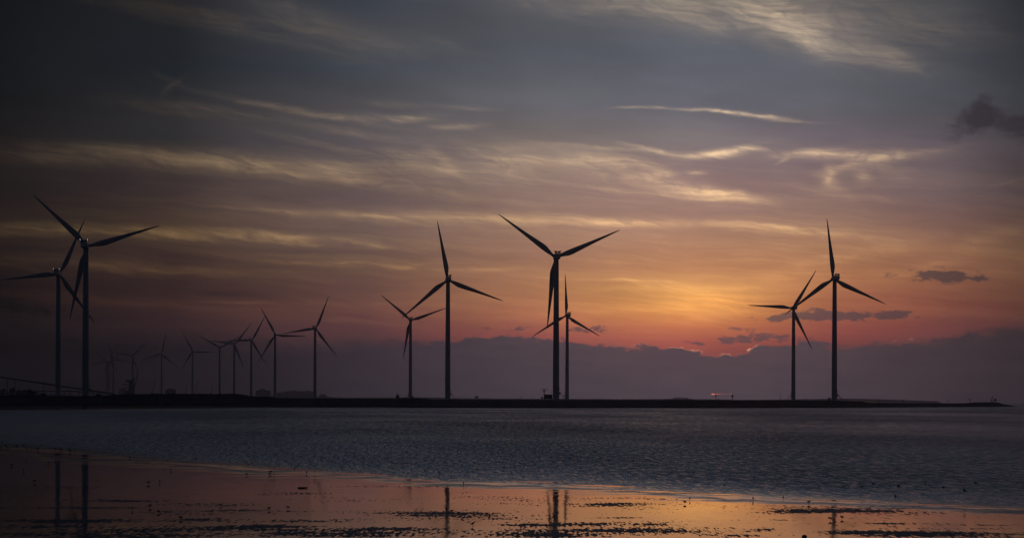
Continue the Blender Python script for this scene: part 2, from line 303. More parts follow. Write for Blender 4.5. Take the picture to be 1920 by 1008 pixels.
# wet flat: a mirror of standing film, with streaks of bare rippled mud
def mud_mat():
    m_ = bpy.data.materials.new('wet_mud'); m_.use_nodes = True; t = m_.node_tree; h = G(t)
    ge = h.new('ShaderNodeNewGeometry'); p = ge.outputs['Position']
    sx = h.new('ShaderNodeSeparateXYZ'); t.links.new(p, sx.inputs[0])
    film = h.new('ShaderNodeBsdfPrincipled')
    film.inputs['Base Color'].default_value = (.02, .017, .015, 1)
    film.inputs['IOR'].default_value = 1.333; film.inputs['Specular IOR Level'].default_value = .5
    rg = h.noise(h.map(p, scale=(5, 14, 1)), detail=5, rough=.6)
    ea = h.new('ShaderNodeAttribute'); ea.attribute_name = 'edge'
    en = h.noise(h.map(p, rot=.06, scale=(9, 2.2, 1)), detail=5, rough=.6)
    em = h.m('MULTIPLY', h.rng(h.m('ADD', ea.outputs['Fac'], h.m('MULTIPLY', h.m('SUBTRACT', en, .5), 2.2)), .50, 1.0), h.rng(ea.outputs['Fac'], 0, .2))
    t.links.new(h.m('ADD', h.rng(rg, .35, .75, .04, .09), h.m('MULTIPLY', em, .16)), film.inputs['Roughness'])
    fh = h.m('ADD', h.m('MULTIPLY', h.noise(h.map(p, scale=(.7, 2.2, 1)), detail=3), .0035), h.m('MULTIPLY', h.noise(h.map(p, scale=(6, 9, 1)), detail=2), .006))
    b1 = h.new('ShaderNodeBump'); b1.inputs['Distance'].default_value = 1.0; t.links.new(fh, b1.inputs['Height']); t.links.new(h.v('NORMALIZE', h.v('ADD', b1.outputs[0], h.comb(0.0, h.m('MULTIPLY', em, -.07), 0.0))), film.inputs['Normal'])
    bare = h.new('ShaderNodeBsdfPrincipled')
    bare.inputs['Roughness'].default_value = .5; bare.inputs['Specular IOR Level'].default_value = .12
    bc = h.mix(h.noise(h.map(p, scale=(.4, .6, 1)), detail=6), (.016, .015, .016, 1), (.034, .031, .030, 1))
    t.links.new(bc, bare.inputs['Base Color'])
    bh = h.m('MULTIPLY', h.noise(h.map(p, rot=.05, scale=(.25, .5, 1)), detail=4, rough=.6), .10)
    b2 = h.new('ShaderNodeBump'); b2.inputs['Distance'].default_value = 1.0; t.links.new(bh, b2.inputs['Height']); t.links.new(h.v('NORMALIZE', h.v('ADD', b2.outputs[0], (0, -.22, 0))), bare.inputs['Normal'])
    # where the mud stands out of the film
    big = h.noise(h.map(p, loc=(3.0, 5.0, 0), rot=.10, scale=(6.5, 3.2, 1)), detail=5, rough=.62)
    fine = h.noise(h.map(p, rot=.08, scale=(.5, 1.3, 1)), detail=5, rough=.65)
    speck = h.noise(h.map(p, scale=(.11, .8, 1)), detail=3, rough=.6)
    near = h.rng(sx.outputs['Y'], 52, 68, .045, -.03, t='LINEAR')
    near2 = h.rng(sx.outputs['Y'], 80, 120, 0.0, -.13, t='LINEAR')
    spots = None
    for (x, y, a, b_, w) in PATCH:
        q = ground(x, y); q2 = ground(x, y + b_ * 1.25); ry = max(.3, abs(q.y - q2.y)); rx = 1.15 * a * q.y / F; w = (w * 1.12 + .03) * (.84 if y > 985 else 1)
        mp = h.map(p, loc=(q.x, q.y, 0), scale=(rx, ry, 1))
        mp = h.v('MULTIPLY', mp, (1, 1, 0))
        e = h.m('EXPONENT', h.m('MULTIPLY', h.v('DOT_PRODUCT', mp, mp), -1.0))
        spots = h.m('MULTIPLY', e, w) if spots is None else h.m('MULTIPLY_ADD', e, w, spots)
    tot = h.m('ADD', h.m('ADD', big, h.m('MULTIPLY', h.m('SUBTRACT', fine, .5), .50)), h.m('ADD', near, near2))
    tot = h.m('ADD', h.m('ADD', tot, spots), h.m('MULTIPLY', h.m('SUBTRACT', speck, .5), 1.2))
    mask = h.rng(tot, .66, .74)
    dots = h.rng(h.noise(h.map(p, scale=(.16, .5, 1)), detail=1), .74, .78)
    mask = h.m('MAXIMUM', mask, h.m('MULTIPLY', dots, .8))
    mx = h.new('ShaderNodeMixShader'); t.links.new(mask, mx.inputs[0]); t.links.new(film.outputs[0], mx.inputs[1]); t.links.new(bare.outputs[0], mx.inputs[2])
    t.links.new(mx.outputs[0], t.nodes['Material Output'].inputs[0])
    t.nodes.remove(t.nodes['Principled BSDF'])
    return m_
PATCH = [ # x, y, half width px, half height px, weight: the darker streaks one can tell apart
 (235, 940, 80, 2.2, .30), (180, 952, 90, 1.6, .22), (420, 948, 60, 2.4, .22), (150, 976, 90, 3.2, .30), (380, 974, 70, 3.2, .30), (60, 986, 120, 3.5, .28), (350, 992, 130, 4.5, .34), (450, 956, 60, 2.4, .25), (210, 1004, 120, 5, .34),
 (570, 976, 80, 3.2, .30), (760, 964, 110, 5, .20), (860, 962, 60, 2, .24), (540, 1000, 90, 4, .32), (730, 991, 80, 2.5, .30), (900, 968, 90, 2.5, .16), (500, 987, 60, 2.5, .3), (690, 1003, 90, 3.5, .3), (1000, 1003, 90, 4, .32),
 (1140, 946, 60, 3.2, .30), (1230, 943, 80, 3, .18), (1220, 935, 50, 1.8, .24), (1140, 971, 45, 1.6, .2), (1180, 970, 30, 1.6, .2), (1230, 984, 50, 3, .26), (1070, 983, 80, 2.4, .26), (1180, 995, 120, 4, .32), (1100, 937, 16, 1, .1),
 (1500, 958, 70, 3.6, .32), (1620, 956, 110, 3.8, .24), (1740, 963, 70, 3, .16), (1700, 1000, 120, 5.5, .38), (1600, 998, 60, 3, .2), (1420, 993, 30, 3, .22), (1470, 975, 36, 1.2, .2), (1660, 981, 40, 1.6, .24), (980, 984, 60, 2, .22), (1380, 1004, 60, 3, .25), (1440, 992, 20, 3, .2),
 (950, 936, 60, 2, .12), (1030, 938, 60, 2, .10), (680, 912, 40, 1.5, .14), (560, 924, 60, 1.4, .12), (820, 911, 50, 1, .1),
]

# ------------------------------------------------------------------ mesh helpers
def finish(name, bm, material, parent=None, loc=None, smooth=False, **props):
    me = bpy.data.meshes.new(name)
    bmesh.ops.recalc_face_normals(bm, faces=bm.faces)
    bm.to_mesh(me); bm.free()
    if smooth:
        for f in me.polygons: f.use_smooth = True
    if material: me.materials.append(material)
    o = bpy.data.objects.new(name, me); C.objects.link(o)
    if parent: o.parent = parent
    if loc is not None: o.location = loc
    for k, v in props.items(): o[k] = v
    return o
def thing(name, label, cat, loc=(0, 0, 0), group=None):
    o = bpy.data.objects.new(name, None); C.objects.link(o); o.location = loc
    o['label'] = label; o['category'] = cat; o.empty_display_size = 1
    if group: o['group'] = group
    return o
def box(bm, x0, x1, y0, y1, z0, z1, mtx=None):
    vs_ = [bm.verts.new(Vector(c)) for c in ((x0, y0, z0), (x1, y0, z0), (x1, y1, z0), (x0, y1, z0), (x0, y0, z1), (x1, y0, z1), (x1, y1, z1), (x0, y1, z1))]
    if mtx:
        for v in vs_: v.co = mtx @ v.co
    for f in ((0, 3, 2, 1), (4, 5, 6, 7), (0, 1, 5, 4), (1, 2, 6, 5), (2, 3, 7, 6), (3, 0, 4, 7)): bm.faces.new([vs_[i] for i in f])
def loft(bm, rings, cap=True):
    rows = [[bm.verts.new(Vector(p)) for p in r] for r in rings]
    n = len(rows[0])
    for a, b in zip(rows, rows[1:]):
        for i in range(n): bm.faces.new((a[i], a[(i + 1) % n], b[(i + 1) % n], b[i]))
    if cap:
        bm.faces.new(rows[0][::-1]); bm.faces.new(rows[-1])
def tube(bm, p, q, r, r2=None, n=8):
    p = Vector(p); q = Vector(q); r2 = r if r2 is None else r2
    d = (q - p).normalized(); a = d.orthogonal().normalized(); b = d.cross(a)
    loft(bm, [[c + (a * math.cos(2 * math.pi * i / n) + b * math.sin(2 * math.pi * i / n)) * rr for i in range(n)] for c, rr in ((p, r), (q, r2))])
def ellip(bm, c, rx, ry, rz, seg=10, rings=6):
    r = bmesh.ops.create_uvsphere(bm, u_segments=seg, v_segments=rings, radius=1)
    for v in r['verts']: v.co = Vector((v.co.x * rx, v.co.y * ry, v.co.z * rz)) + Vector(c)
def interp(pts, x):
    if x <= pts[0][0]: return pts[0][1]
    for (a, b), (c, d_) in zip(pts, pts[1:]):
        if x <= c: return b + (d_ - b) * (x - a) / (c - a)
    return pts[-1][1]

# ------------------------------------------------------------------ sea
EDGE = [(-400, 828), (-200, 834), (0, 842), (130, 856), (270, 868), (480, 879), (560, 885), (690, 894), (830, 905), (960, 906), (1100, 913), (1200, 920), (1320, 928), (1440, 933), (1600, 942), (1750, 949), (1920, 955), (2100, 962), (2500, 975)]
epts = [ground(x, interp(EDGE, x)) for x in range(-400, 2501, 10)]
def edge_y(x):    # world y of the flat's edge at world x
    if x <= epts[0].x: return epts[0].y
    lo, hi = 0, len(epts) - 1
    while hi - lo > 1:
        mid = (lo + hi) // 2
        if epts[mid].x <= x: lo = mid
        else: hi = mid
    a, b = epts[lo], epts[hi]
    return a.y + (b.y - a.y) * max(0, min(1, (x - a.x) / (b.x - a.x)))
bm = bmesh.new()
ys = [20] + [20 + 4 * i for i in range(1, 70)] + [310 + 15 * i for i in range(30)] + [800, 1000, 1300, 1700, 2500, 4000, 6500, 9200]
rows = []
lay = bm.verts.layers.float.new('calm')
NX = 90
for y in ys:
    half = max(60, y * .42)
    r = []
    for i in range(NX + 1):
        x = -half + 2 * half * i / NX
        v = bm.verts.new((x, y, 0))
        dd = y - edge_y(x) if y < 500 else 999
        c = 1 - max(0, min(1, dd / (14 + 10 * (mnoise.noise(Vector((x * .1, y * .05, 0))) + 1))))
        left = max(0, min(1, (-x / max(y, 1) - .12) / .12))
        c = max(c * c, .0)
        v[lay] = min(1, c + left * .35 * max(0, 1 - max(0, dd) / 400))
        r.append(v)
    rows.append(r)
for a, b in zip(rows, rows[1:]):
    for i in range(NX): bm.faces.new((a[i], a[i + 1], b[i + 1], b[i]))
finish('sea', bm, water_mat(), kind='structure')

# ------------------------------------------------------------------ mud flat with fingers of film along its edge
mudm = mud_mat()
bm = bmesh.new()
top = []
for k in range(-400, 2501, 3):
    q = ground(k, interp(EDGE, k))
    s = q.y / 90
    n_ = mnoise.fractal(Vector((q.x * .16, 3.3, 0)), .8, 2.0, 5)
    dy_ = (n_ * 3.6 + mnoise.noise(Vector((q.x * 1.1, 9, 0))) * .7) * s
    q *= (q.y + dy_) / q.y
    top.append(q)
NR = 24
rws = []; elay = bm.verts.layers.float.new('edge')
for q in top:
    e = q * 1.0; e.z = 0.004
    colr = []
    for j in range(NR + 1):
        f = j / NR
        yy = q.y + (28 - q.y) * f
        v_ = bm.verts.new((q.x * (yy / q.y), yy, 0.004 + .012 * min(1, f * 6))); v_[elay] = max(0, 1 - f / .22); colr.append(v_)
    rws.append(colr)
for a, b in zip(rws, rws[1:]):
    for j in range(NR): bm.faces.new((a[j], b[j], b[j + 1], a[j + 1]))
finish('mudflat', bm, mudm, kind='structure')
# long thin tongues of still film lying just off the edge
rnd = random.Random(5)
bm = bmesh.new()
TONG = [(120, 852, 90, 1.5), (250, 862, 130, 1.6), (60, 848, 120, 1.3), (330, 872, 70, 3.0), (560, 881, 60, 1.4), (520, 877, 70, 1.3), (680, 889, 60, 1.2), (770, 899, 70, 1.4), (1130, 910, 70, 1.2), (1230, 921, 120, 1.2), (1330, 925, 90, .9), (1560, 937, 110, .8), (1760, 946, 110, .8), (400, 868, 80, 1.0), (640, 886, 80, .8), (1010, 903, 60, .7)]
for (cx_, cy_, hw, hh) in TONG:
    up, dn = [], []
    for i in range(25):
        t_ = -1 + 2 * i / 24
        x = cx_ + hw * t_; yy = cy_ + t_ * hw * .035
        w_ = hh * (1 - abs(t_) ** 1.6) * (1 + .5 * mnoise.noise(Vector((x * .05, cy_, 0)))) + .03
        up.append(bm.verts.new(ground(x, yy - w_, .006))); dn.append(bm.verts.new(ground(x, yy + w_, .006)))
    for i in range(24): bm.faces.new((dn[i], dn[i + 1], up[i + 1], up[i]))
finish('mudflat_edge_film', bm, mudm, kind='structure')
# the narrow strip of still, bare foreshore under the far bank on the left
bm = bmesh.new(); up, dn = [], []
for k in range(-400, 701, 20):
    up.append(bm.verts.new(ground(k, interp([(-400, 757.5), (0, 759), (700, 763.6)], k), .004)))
    dn.append(bm.verts.new(ground(k, interp([(-400, 769), (0, 768.2), (150, 767.4), (300, 765.6), (500, 764.4), (700, 763.8)], k), .004)))
for i in range(len(up) - 1): bm.faces.new((dn[i], dn[i + 1], up[i + 1], up[i]))
fm = bpy.data.materials.new('still_water'); fm.use_nodes = True
q = fm.node_tree.nodes['Principled BSDF']; q.inputs['Roughness'].default_value = .06; q.inputs['Base Color'].default_value = (.02, .018, .016, 1); q.inputs['IOR'].default_value = 1.333
h = G(fm.node_tree); gg = h.new('ShaderNodeNewGeometry'); b_ = h.new('ShaderNodeBump'); b_.inputs['Distance'].default_value = 1
fm.node_tree.links.new(h.m('MULTIPLY', h.noise(h.map(gg.outputs['Position'], scale=(3, 6, 1)), detail=3), .02), b_.inputs['Height']); fm.node_tree.links.new(b_.outputs[0], q.inputs['Normal'])
finish('foreshore', bm, fm, kind='structure')

# ------------------------------------------------------------------ the far bank: one ground sheet shaped as dyke, plateau and spit
WL = [(-600, 757), (0, 759.5), (400, 761.3), (800, 764), (1040, 764.6), (1300, 764.6), (1560, 764), (1700, 763), (1800, 762.4), (1880, 762), (1906, 761.8)]
TOP = [(-600, 741), (0, 741), (150, 742), (205, 741), (230, 738.6), (300, 738), (420, 738), (440, 737.4), (462, 740), (475, 743.6), (488, 743.4), (497, 742.4), (510, 744.4), (520, 745.4), (700, 746.4), (745, 747), (762, 745.4), (790, 746.2), (806, 748), (1000, 748.8), (1300, 749.4), (1480, 749.8), (1560, 750), (1600, 751.6), (1618, 751.8), (1628, 754.8), (1780, 755.3), (1812, 755), (1828, 753.4), (1868, 753.2), (1876, 755), (1884, 757.6), (1893, 758.4), (1899, 760.6), (1906, 762)]
def wl(x): return ground(x, interp(WL, x), 0)
bm = bmesh.new(); cols = []
for k in list(range(-600, 1900, 5)) + [1901, 1903, 1906]:
    w = wl(k); dF = w.y
    hz = 750 + 5.5 * k / 1920
    dT = dF + 32 + 6 * mnoise.noise(Vector((k * .02, 0, 0)))
    zt = CAMH - (interp(TOP, k) - hz) / F * dT
    zt += .10 * mnoise.fractal(Vector((k * .07, 1, 0)), 1, 2, 4)
    zt = max(.05, zt)
    far = interp([(-600, 7000), (500, 6000), (900, 5200), (1100, 3600), (1400, 2700), (1600, 2150), (1640, dF + 150), (1906, dF + 60)], k)
    far = max(far, dT + 30)
    dirv = (w / w.y); dirv.z = 0
    prof = [(dF - 8, -.5), (dF, 0.01), (dF + 6, zt * .30), (dF + 14, zt * .42 + .05 * mnoise.noise(Vector((k * .3, 5, 0)))), (dT - 4, zt * .93), (dT, zt), (dT + 10, zt - .02), (dT + 26, zt - .25 if k < 520 else zt - .05)]
    zp = min(zt - .1, 3.9 + 1.1) if zt > 4 else zt - .1
    if far > dT + 400: prof += [(dT + 80, zp - .2), (dT + 400, zp - .3), ((dT + 400 + far) / 2, zp - .5), (far - 15, zp - .6), (far, -.5)]
    else: prof += [(far - 8, max(.05, zt * .5)), (far, -.5)]
    while len(prof) < 13: prof.append((prof[-1][0] + 2, -.5))
    cols.append([bm.verts.new((dirv.x * a, a, b)) for a, b in prof])
for a, b in zip(cols, cols[1:]):
    for j in range(12): bm.faces.new((a[j], b[j], b[j + 1], a[j + 1]))
finish('dyke_land', bm, M['land'], kind='structure')
GZ = 4.3

# far coast on the horizon, fading in the haze
def band(name, pts, Yd, depth, **props):
    bm = bmesh.new(); a_ = []
    x0, x1 = pts[0][0], pts[-1][0]
    for i in range(int((x1 - x0) / 6) + 1):
        k = x0 + i * 6
        t_ = at(k, interp(pts, k) + .5 * mnoise.fractal(Vector((k * .06, Yd, 0)), 1, 2, 4), Yd)
        a_.append((bm.verts.new((t_.x, Yd - depth, .02)), bm.verts.new(t_), bm.verts.new((t_.x * (1 + depth / Yd), Yd + depth, t_.z)), bm.verts.new((t_.x * (1 + depth / Yd), Yd + 2 * depth, .02))))
    for p, q in zip(a_, a_[1:]):
        for j in range(3): bm.faces.new((p[j], q[j], q[j + 1], p[j + 1]))
    return finish(name, bm, M['scrub'], **props)
band('far_coast', [(-300, 742), (200, 741), (420, 742), (510, 741), (600, 742), (640, 745), (800, 744.2), (860, 746), (1200, 747.5), (1280, 747), (1400, 749), (1590, 746.5), (1640, 747.5), (1760, 751.5)], 8600, 120, kind='structure')

# ------------------------------------------------------------------ wind turbines
H, RB = 117.0, 57.5
def blade_mesh():
    bm = bmesh.new(); rings = []
    secs = [(1.2, 1.15, 1.15, 1.15, 0), (4.0, 1.15, 1.2, 1.05, 0), (7.5, 1.35, 2.0, .85, .05), (11, 1.45, 2.75, .7, .12), (14, 1.4, 2.75, .55, .2), (20, 1.2, 2.3, .42, .3), (28, .95, 1.75, .33, .4), (38, .7, 1.2, .24, .5), (48, .48, .75, .16, .7), (54, .32, .42, .1, 1.0), (56.6, .2, .2, .06, 1.2), (57.5, .06, .04, .03, 1.3)]
    for z, le, te, th, pre in secs:
        z *= 1.025; le *= 1 + .18 * min(1, z / 20); te *= 1 + .18 * min(1, z / 20)
        ring = []
        for i in range(14):
            a = 2 * math.pi * i / 14
            cx_ = (te - le) / 2 + (te + le) / 2 * math.cos(a)
            ring.append((cx_, pre + th * math.sin(a) * (1 if z < 8 else (.6 + .4 * (1 - math.cos(a)) / 1.0)), z))
        rings.append(ring)
    loft(bm, rings); return bm
def nacelle_mesh():
    bm = bmesh.new()
    def sec(y, w, z0, z1, c):
        return [(-w + c, y, z0), (w - c, y, z0), (w, y, z0 + c), (w, y, z1 - c), (w - c, y, z1), (-w + c, y, z1), (-w, y, z1 - c), (-w, y, z0 + c)]
    loft(bm, [sec(-8.6, 1.9, -1.0, 1.9, .35), (sec(-8.2, 2.15, -1.35, 2.1, .4)), sec(-4, 2.25, -2.0, 2.15, .45), sec(1.6, 2.2, -2.1, 2.1, .5), sec(3.2, 1.7, -1.7, 1.7, .7)])
    return bm
def cooler_mesh():
    bm = bmesh.new()
    for s in (-1, 1):
        box(bm, s * 1.17 - .98, s * 1.17 + .98, -7.9, -7.3, 2.55, 3.95)
    box(bm, -2.3, 2.3, -7.75, -7.45, 2.3, 2.5)
    for x in (-2.1, 0, 2.1): box(bm, x - .09, x + .09, -7.7, -7.5, 2.0, 2.3)
    for x in (-1.9, 1.9): tube(bm, (x, -5.6, 2.0), (x, -7.3, 3.2), .08, n=6)
    return bm
def tower_mesh():
    bm = bmesh.new(); rings = []
    for z, r in ((0, 2.65), (1, 2.6), (30, 2.52), (60, 2.36), (90, 2.12), (H - 2.2, 1.92), (H - 1.9, 2.05), (H - 1.6, 2.05)):
        rings.append([(r * math.cos(2 * math.pi * i / 28), r * math.sin(2 * math.pi * i / 28), z) for i in range(28)])
    loft(bm, rings)
    for z in (30, 60, 90):   # flange rings
        r = {30: 2.55, 60: 2.39, 90: 2.15}[z]
        loft(bm, [[(r * math.cos(2 * math.pi * i / 28), r * math.sin(2 * math.pi * i / 28), z + dz) for i in range(28)] for dz in (.3, .6)])
    return bm
def hub_mesh():
    bm = bmesh.new(); rings = []
    for y, r in ((-1.4, 1.5), (-.9, 2.0), (0, 2.15), (1, 2.0), (2.0, 1.4), (2.7, .6), (2.9, .1)):
        rings.append([(r * math.cos(2 * math.pi * i / 20), y, r * math.sin(2 * math.pi * i / 20)) for i in range(20)])
    loft(bm, rings); return bm
def stairs_mesh(s):
    bm = bmesh.new()
    # door landing with railing and a straight flight down to the ground
    for y in (-.7, .7): tube(bm, (s * 3.6, y, 4.6), (s * 8.2, y, 0), .13, n=6)
    for i in range(14):
        t_ = (i + .5) / 14
        box(bm, s * 3.6 + s * 4.6 * t_ - .14, s * 3.6 + s * 4.6 * t_ + .14, -.66, .66, 4.6 - 4.6 * t_ - .03, 4.6 - 4.6 * t_ + .03)
    for y in (-.7, .7):
        tube(bm, (s * 3.6, y, 5.7), (s * 8.2, y, 1.1), .06, n=6)
        for t_ in (0, .33, .66, 1): tube(bm, (s * (3.6 + 4.6 * t_), y, 4.6 * (1 - t_)), (s * (3.6 + 4.6 * t_), y, 4.6 * (1 - t_) + 1.1), .05, n=6)
    return bm
def landing_mesh(s):
    bm = bmesh.new()
    a, b = sorted((s * 2.2, s * 4.0)); box(bm, a, b, -1.4, 1.4, 4.5, 4.7)
    for y in (-1.35, 1.35):
        for z in (5.2, 5.8): tube(bm, (s * 2.3, y, z), (s * 3.95, y, z), .06, n=6)
        tube(bm, (s * 3.9, y, 4.6), (s * 3.9, y, 5.8), .06, n=6); tube(bm, (s * 3.3, y, 3.2), (s * 2.4, y, 2.0), .1, n=6); tube(bm, (s * 3.3, y, 4.55), (s * 3.3, y, 3.2), .1, n=6)
    a, b = sorted((s * 2.3, s * 3.5)); box(bm, a, b, -.8, .8, 4.65, 6.3)
    return bm
def cowl_mesh(s):
    bm = bmesh.new(); a, b = sorted((s * 2.3, s * 3.4)); box(bm, a, b, -.6, .6, 8.0, 8.7); box(bm, a, (a + b) / 2, -.3, .3, 8.65, 9.6); return bm
def lamp_mesh():
    bm = bmesh.new()
    ellip(bm, (0, 0, .15), .3, .32, .3, 10, 8); tube(bm, (0, 0, -.8), (0, 0, -.2), .12, n=6)
    return bm
def mesh_of(name, bm, material, smooth=True):
    me = bpy.data.meshes.new(name); bmesh.ops.recalc_face_normals(bm, faces=bm.faces); bm.to_mesh(me); bm.free(); me.materials.append(material)
    if smooth:
        for f in me.polygons: f.use_smooth = len(f.vertices) == 4
    return me
ME = dict(tower=mesh_of('tower', tower_mesh(), M['tower']), blade=mesh_of('blade', blade_mesh(), M['blade']), nacelle=mesh_of('nacelle', nacelle_mesh(), M['nacelle'], False),
          cooler=mesh_of('cooler', cooler_mesh(), M['cooler'], False), hub=mesh_of('hub', hub_mesh(), M['nacelle']),
          lamp=mesh_of('lamp', lamp_mesh(), M['lamp']), lamp_off=mesh_of('lamp', lamp_mesh(), M['lamp_off']),
          stairs_r=mesh_of('stairs', stairs_mesh(1), M['steel'], False), stairs_l=mesh_of('stairs', stairs_mesh(-1), M['steel'], False),
          landing_r=mesh_of('landing', landing_mesh(1), M['steel'], False), landing_l=mesh_of('landing', landing_mesh(-1), M['steel'], False),
          cowl_r=mesh_of('vent_cowl', cowl_mesh(1), M['steel'], False), cowl_l=mesh_of('vent_cowl', cowl_mesh(-1), M['steel'], False))
bm = bmesh.new(); loft(bm, [[(r * math.cos(2 * math.pi * i / 32), r * math.sin(2 * math.pi * i / 32), z) for i in range(32)] for r, z in ((9, -.9), (8.6, .15), (3.2, .35))])
ME['foundation'] = mesh_of('foundation', bm, M['concrete'], False)
def part(name, me, parent, mtx=Matrix.Identity(4)):
    o = bpy.data.objects.new(name, me); C.objects.link(o); o.parent = parent; o.matrix_local = mtx
    return o
def turbine(x, hub, hubpx, rel, phase, lit, stairs, label):
    """x: column of the tower; hub row; height of hub in pixels; nacelle yaw seen from the camera; blade phase"""
    Yd = F * H / hubpx
    p = at(x, hub, Yd); base = Vector((p.x, Yd, p.z - H))
    yaw = math.degrees(math.atan2(p.x, Yd)) + rel
    t = thing('wind_turbine', label, 'wind turbine', base, 'wind turbines on the far bank')
    part('tower', ME['tower'], t)
    part('foundation', ME['foundation'], t)
    Rz = Matrix.Rotation(-math.radians(yaw), 4, 'Z')
    top_ = Matrix.Translation((0, 0, H)) @ Rz
    n = part('nacelle', ME['nacelle'], t, top_ @ Matrix.Diagonal((1.12, 1, 1.08, 1)))
    part('cooler', ME['cooler'], n)
    for i, s in enumerate((-1, 1)):
        part('warning_lamp', ME['lamp' if lit[i] else 'lamp_off'], n, Matrix.Translation((s * 2.55, -7.6, 4.0)))
    tilt = top_ @ Matrix.Translation((0, 4.7, 0))
    part('hub', ME['hub'], t, tilt)
    for k in range(3):
        part('blade', ME['blade'], t, tilt @ Matrix.Rotation(math.radians(phase + 120 * k), 4, 'Y'))
    if stairs:
        s = 'r' if stairs > 0 else 'l'
        part('stairs', ME['stairs_' + s], t); part('landing', ME['landing_' + s], t); part('vent_cowl', ME['cowl_' + s], t)
    return t, base
N0, N1, N2 = (0, 0), (1, 1), (1, 0)
TB = [
 (161, 461, 282, 12, -46.5, N1, 1, 'tallest dark wind turbine, second from the left edge, one blade pointing up left'),
 (109.5, 513, 226, 15, 24.3, N1, 0, 'dark wind turbine nearest the left edge of the photo, one blade pointing left'),
 (1043.2, 481.5, 267, -8, -53.5, N0, 1, 'large wind turbine beside the small hut on stilts, two blades raised in a wide V'),
 (1063.6, 591, 157, -20, -1.2, N0, -1, 'smaller wind turbine just behind and right of the one beside the hut on stilts'),
 (1565, 522, 228, -18, -6, N1, 1, 'tall wind turbine nearest the right edge, one blade straight up and two white lamps lit'),
 (1488, 577, 172, -18, 33, N2, -1, 'mid sized turbine left of the tall right hand one, one blade pointing level left'),
 (840, 524, 224, -5, -10, N0, 1, 'large turbine left of centre, one blade nearly upright, stairs right of its foot'),
 (769.8, 600, 146, -3, -49.5, N0, -1, 'mid sized wind turbine on the low mound left of centre, blades raised in a V'),
 (590.8, 615.5, 130, 16, 22, N0, 0, 'wind turbine alone at the right end of the receding row, one blade up right'),
 (515.8, 627.5, 117.5, 3, -28, N1, 0, 'wind turbine with two white lamps lit, second from the right in the receding row'),
 (471.2, 637.5, 106, 16, 28.5, N0, 0, 'third turbine from the right end of the receding row, one blade level to the left'),
 (439.2, 645, 99, 12, 38.5, N0, 0, 'fourth turbine from the right end of the receding row, upper blade leaning far right'),
 (412, 651.5, 91, 4, -60.5, N0, 0, 'wind turbine behind the scrub mound, two blades in a shallow V, one straight down'),
 (361, 658.5, 84, 4, -28, N0, 0, 'wind turbine over the middle of the scrub mound, one blade level to the right'),
 (303, 662.5, 79, 3, 10.5, N1, 0, 'small distant wind turbine over the scrub mound with a pair of tiny white lamps lit'),
 (248.6, 667, 71.5, 2, 42, N0, 0, 'faint distant wind turbine rising behind the harbour crane'),
 (212.6, 672.5, 68, 4, -20, N0, 0, 'faint distant wind turbine left of the harbour crane, rightmost of three close together'),
 (204.6, 677, 66, 3, 19, N2, 0, 'faint distant wind turbine with one tiny lamp, middle of the three close together at left'),
 (201, 676, 62, -2, -55, N0, 0, 'faintest distant wind turbine, leftmost of the three close together at left'),
]
for tb in TB: turbine(*tb)

# ------------------------------------------------------------------ small things on the bank
def ptz(px, py, Yd): return at(px, py, Yd)
def pw(px0, px1, Yd): return abs(px1 - px0) * Yd / F
# hut on stilts beside the main turbine
Yh = 1220.0; s = Yh / F
o_ = at(1028, 749.5, Yh); gz = at(1028, 748.9, Yh).z
t = thing('stilt_hut', 'dark box shaped hut on short stilts beside the large central turbine', 'hut', (o_.x, Yh, gz - .4))
bm = bmesh.new(); box(bm, -7.8 * s, 7.6 * s, -1.6, 1.6, 3.1 * s, 10.6 * s); finish('cabin', bm, M['hut'], t)
bm = bmesh.new(); box(bm, -8.4 * s, 8.2 * s, -1.9, 1.9, 10.6 * s + .005, 11.1 * s); box(bm, -2.4 * s, -.8 * s, -.4, .4, 11.1 * s + .003, 11.8 * s); finish('roof', bm, M['steel'], t)
for x in (-6.6, 4.6, 7.0):
    for y in (-1.2, 1.2):
        bm = bmesh.new(); tube(bm, (x * s, y, 0), (x * s, y, 3.1 * s - .01), .14, n=8); finish('leg', bm, M['steel'], t)
bm = bmesh.new(); tube(bm, (-7 * s, -1.7, 5 * s), (-7 * s, -1.7, 5.2 * s), .2); box(bm, -3.8 * s, -.4 * s, -1.68, -1.605, 3.6 * s, 8.6 * s); finish('door', bm, M['steel'], t)
o_ = at(1020.3, 749.5, Yh - 6)
t = thing('radar_mast', 'slim mast with a crossbar and dishes left of the hut on stilts', 'mast', (o_.x, Yh - 6, gz - .4))
bm = bmesh.new(); tube(bm, (0, 0, 0), (0, 0, 20.5 * s), .35, .22); finish('pole', bm, M['steel'], t)
bm = bmesh.new(); box(bm, -6.6 * s, 6.6 * s, -.2, .2, 20.8 * s, 21.5 * s); finish('scanner_bar', bm, M['steel'], t)
for sx in (-1, 1):
    bm = bmesh.new(); ellip(bm, (sx * 1.9 * s, 0, 17.6 * s), 1.1 * s, .5, 1.0 * s); tube(bm, (0, 0, 16.4 * s), (sx * 1.8 * s, 0, 17.2 * s), .12, n=6); finish('dish', bm, M['steel'], t)
o_ = at(1016, 749.5, Yh - 2)
t = thing('equipment_cabinet', 'small raised equipment box on a post left of the slim radar mast', 'cabinet', (o_.x, Yh - 2, gz - .4))
bm = bmesh.new(); box(bm, -1.5 * s, 1.6 * s, -.5, .5, 3.6 * s, 6.4 * s); box(bm, -.3 * s, 1.0 * s, -.3, .3, 6.4 * s + .003, 7.4 * s); finish('box', bm, M['hut'], t)
for x in (-.9, 1.0):
    bm = bmesh.new(); tube(bm, (x * s, 0, 0), (x * s, 0, 3.6 * s - .01), .12, n=6); finish('leg', bm, M['steel'], t)

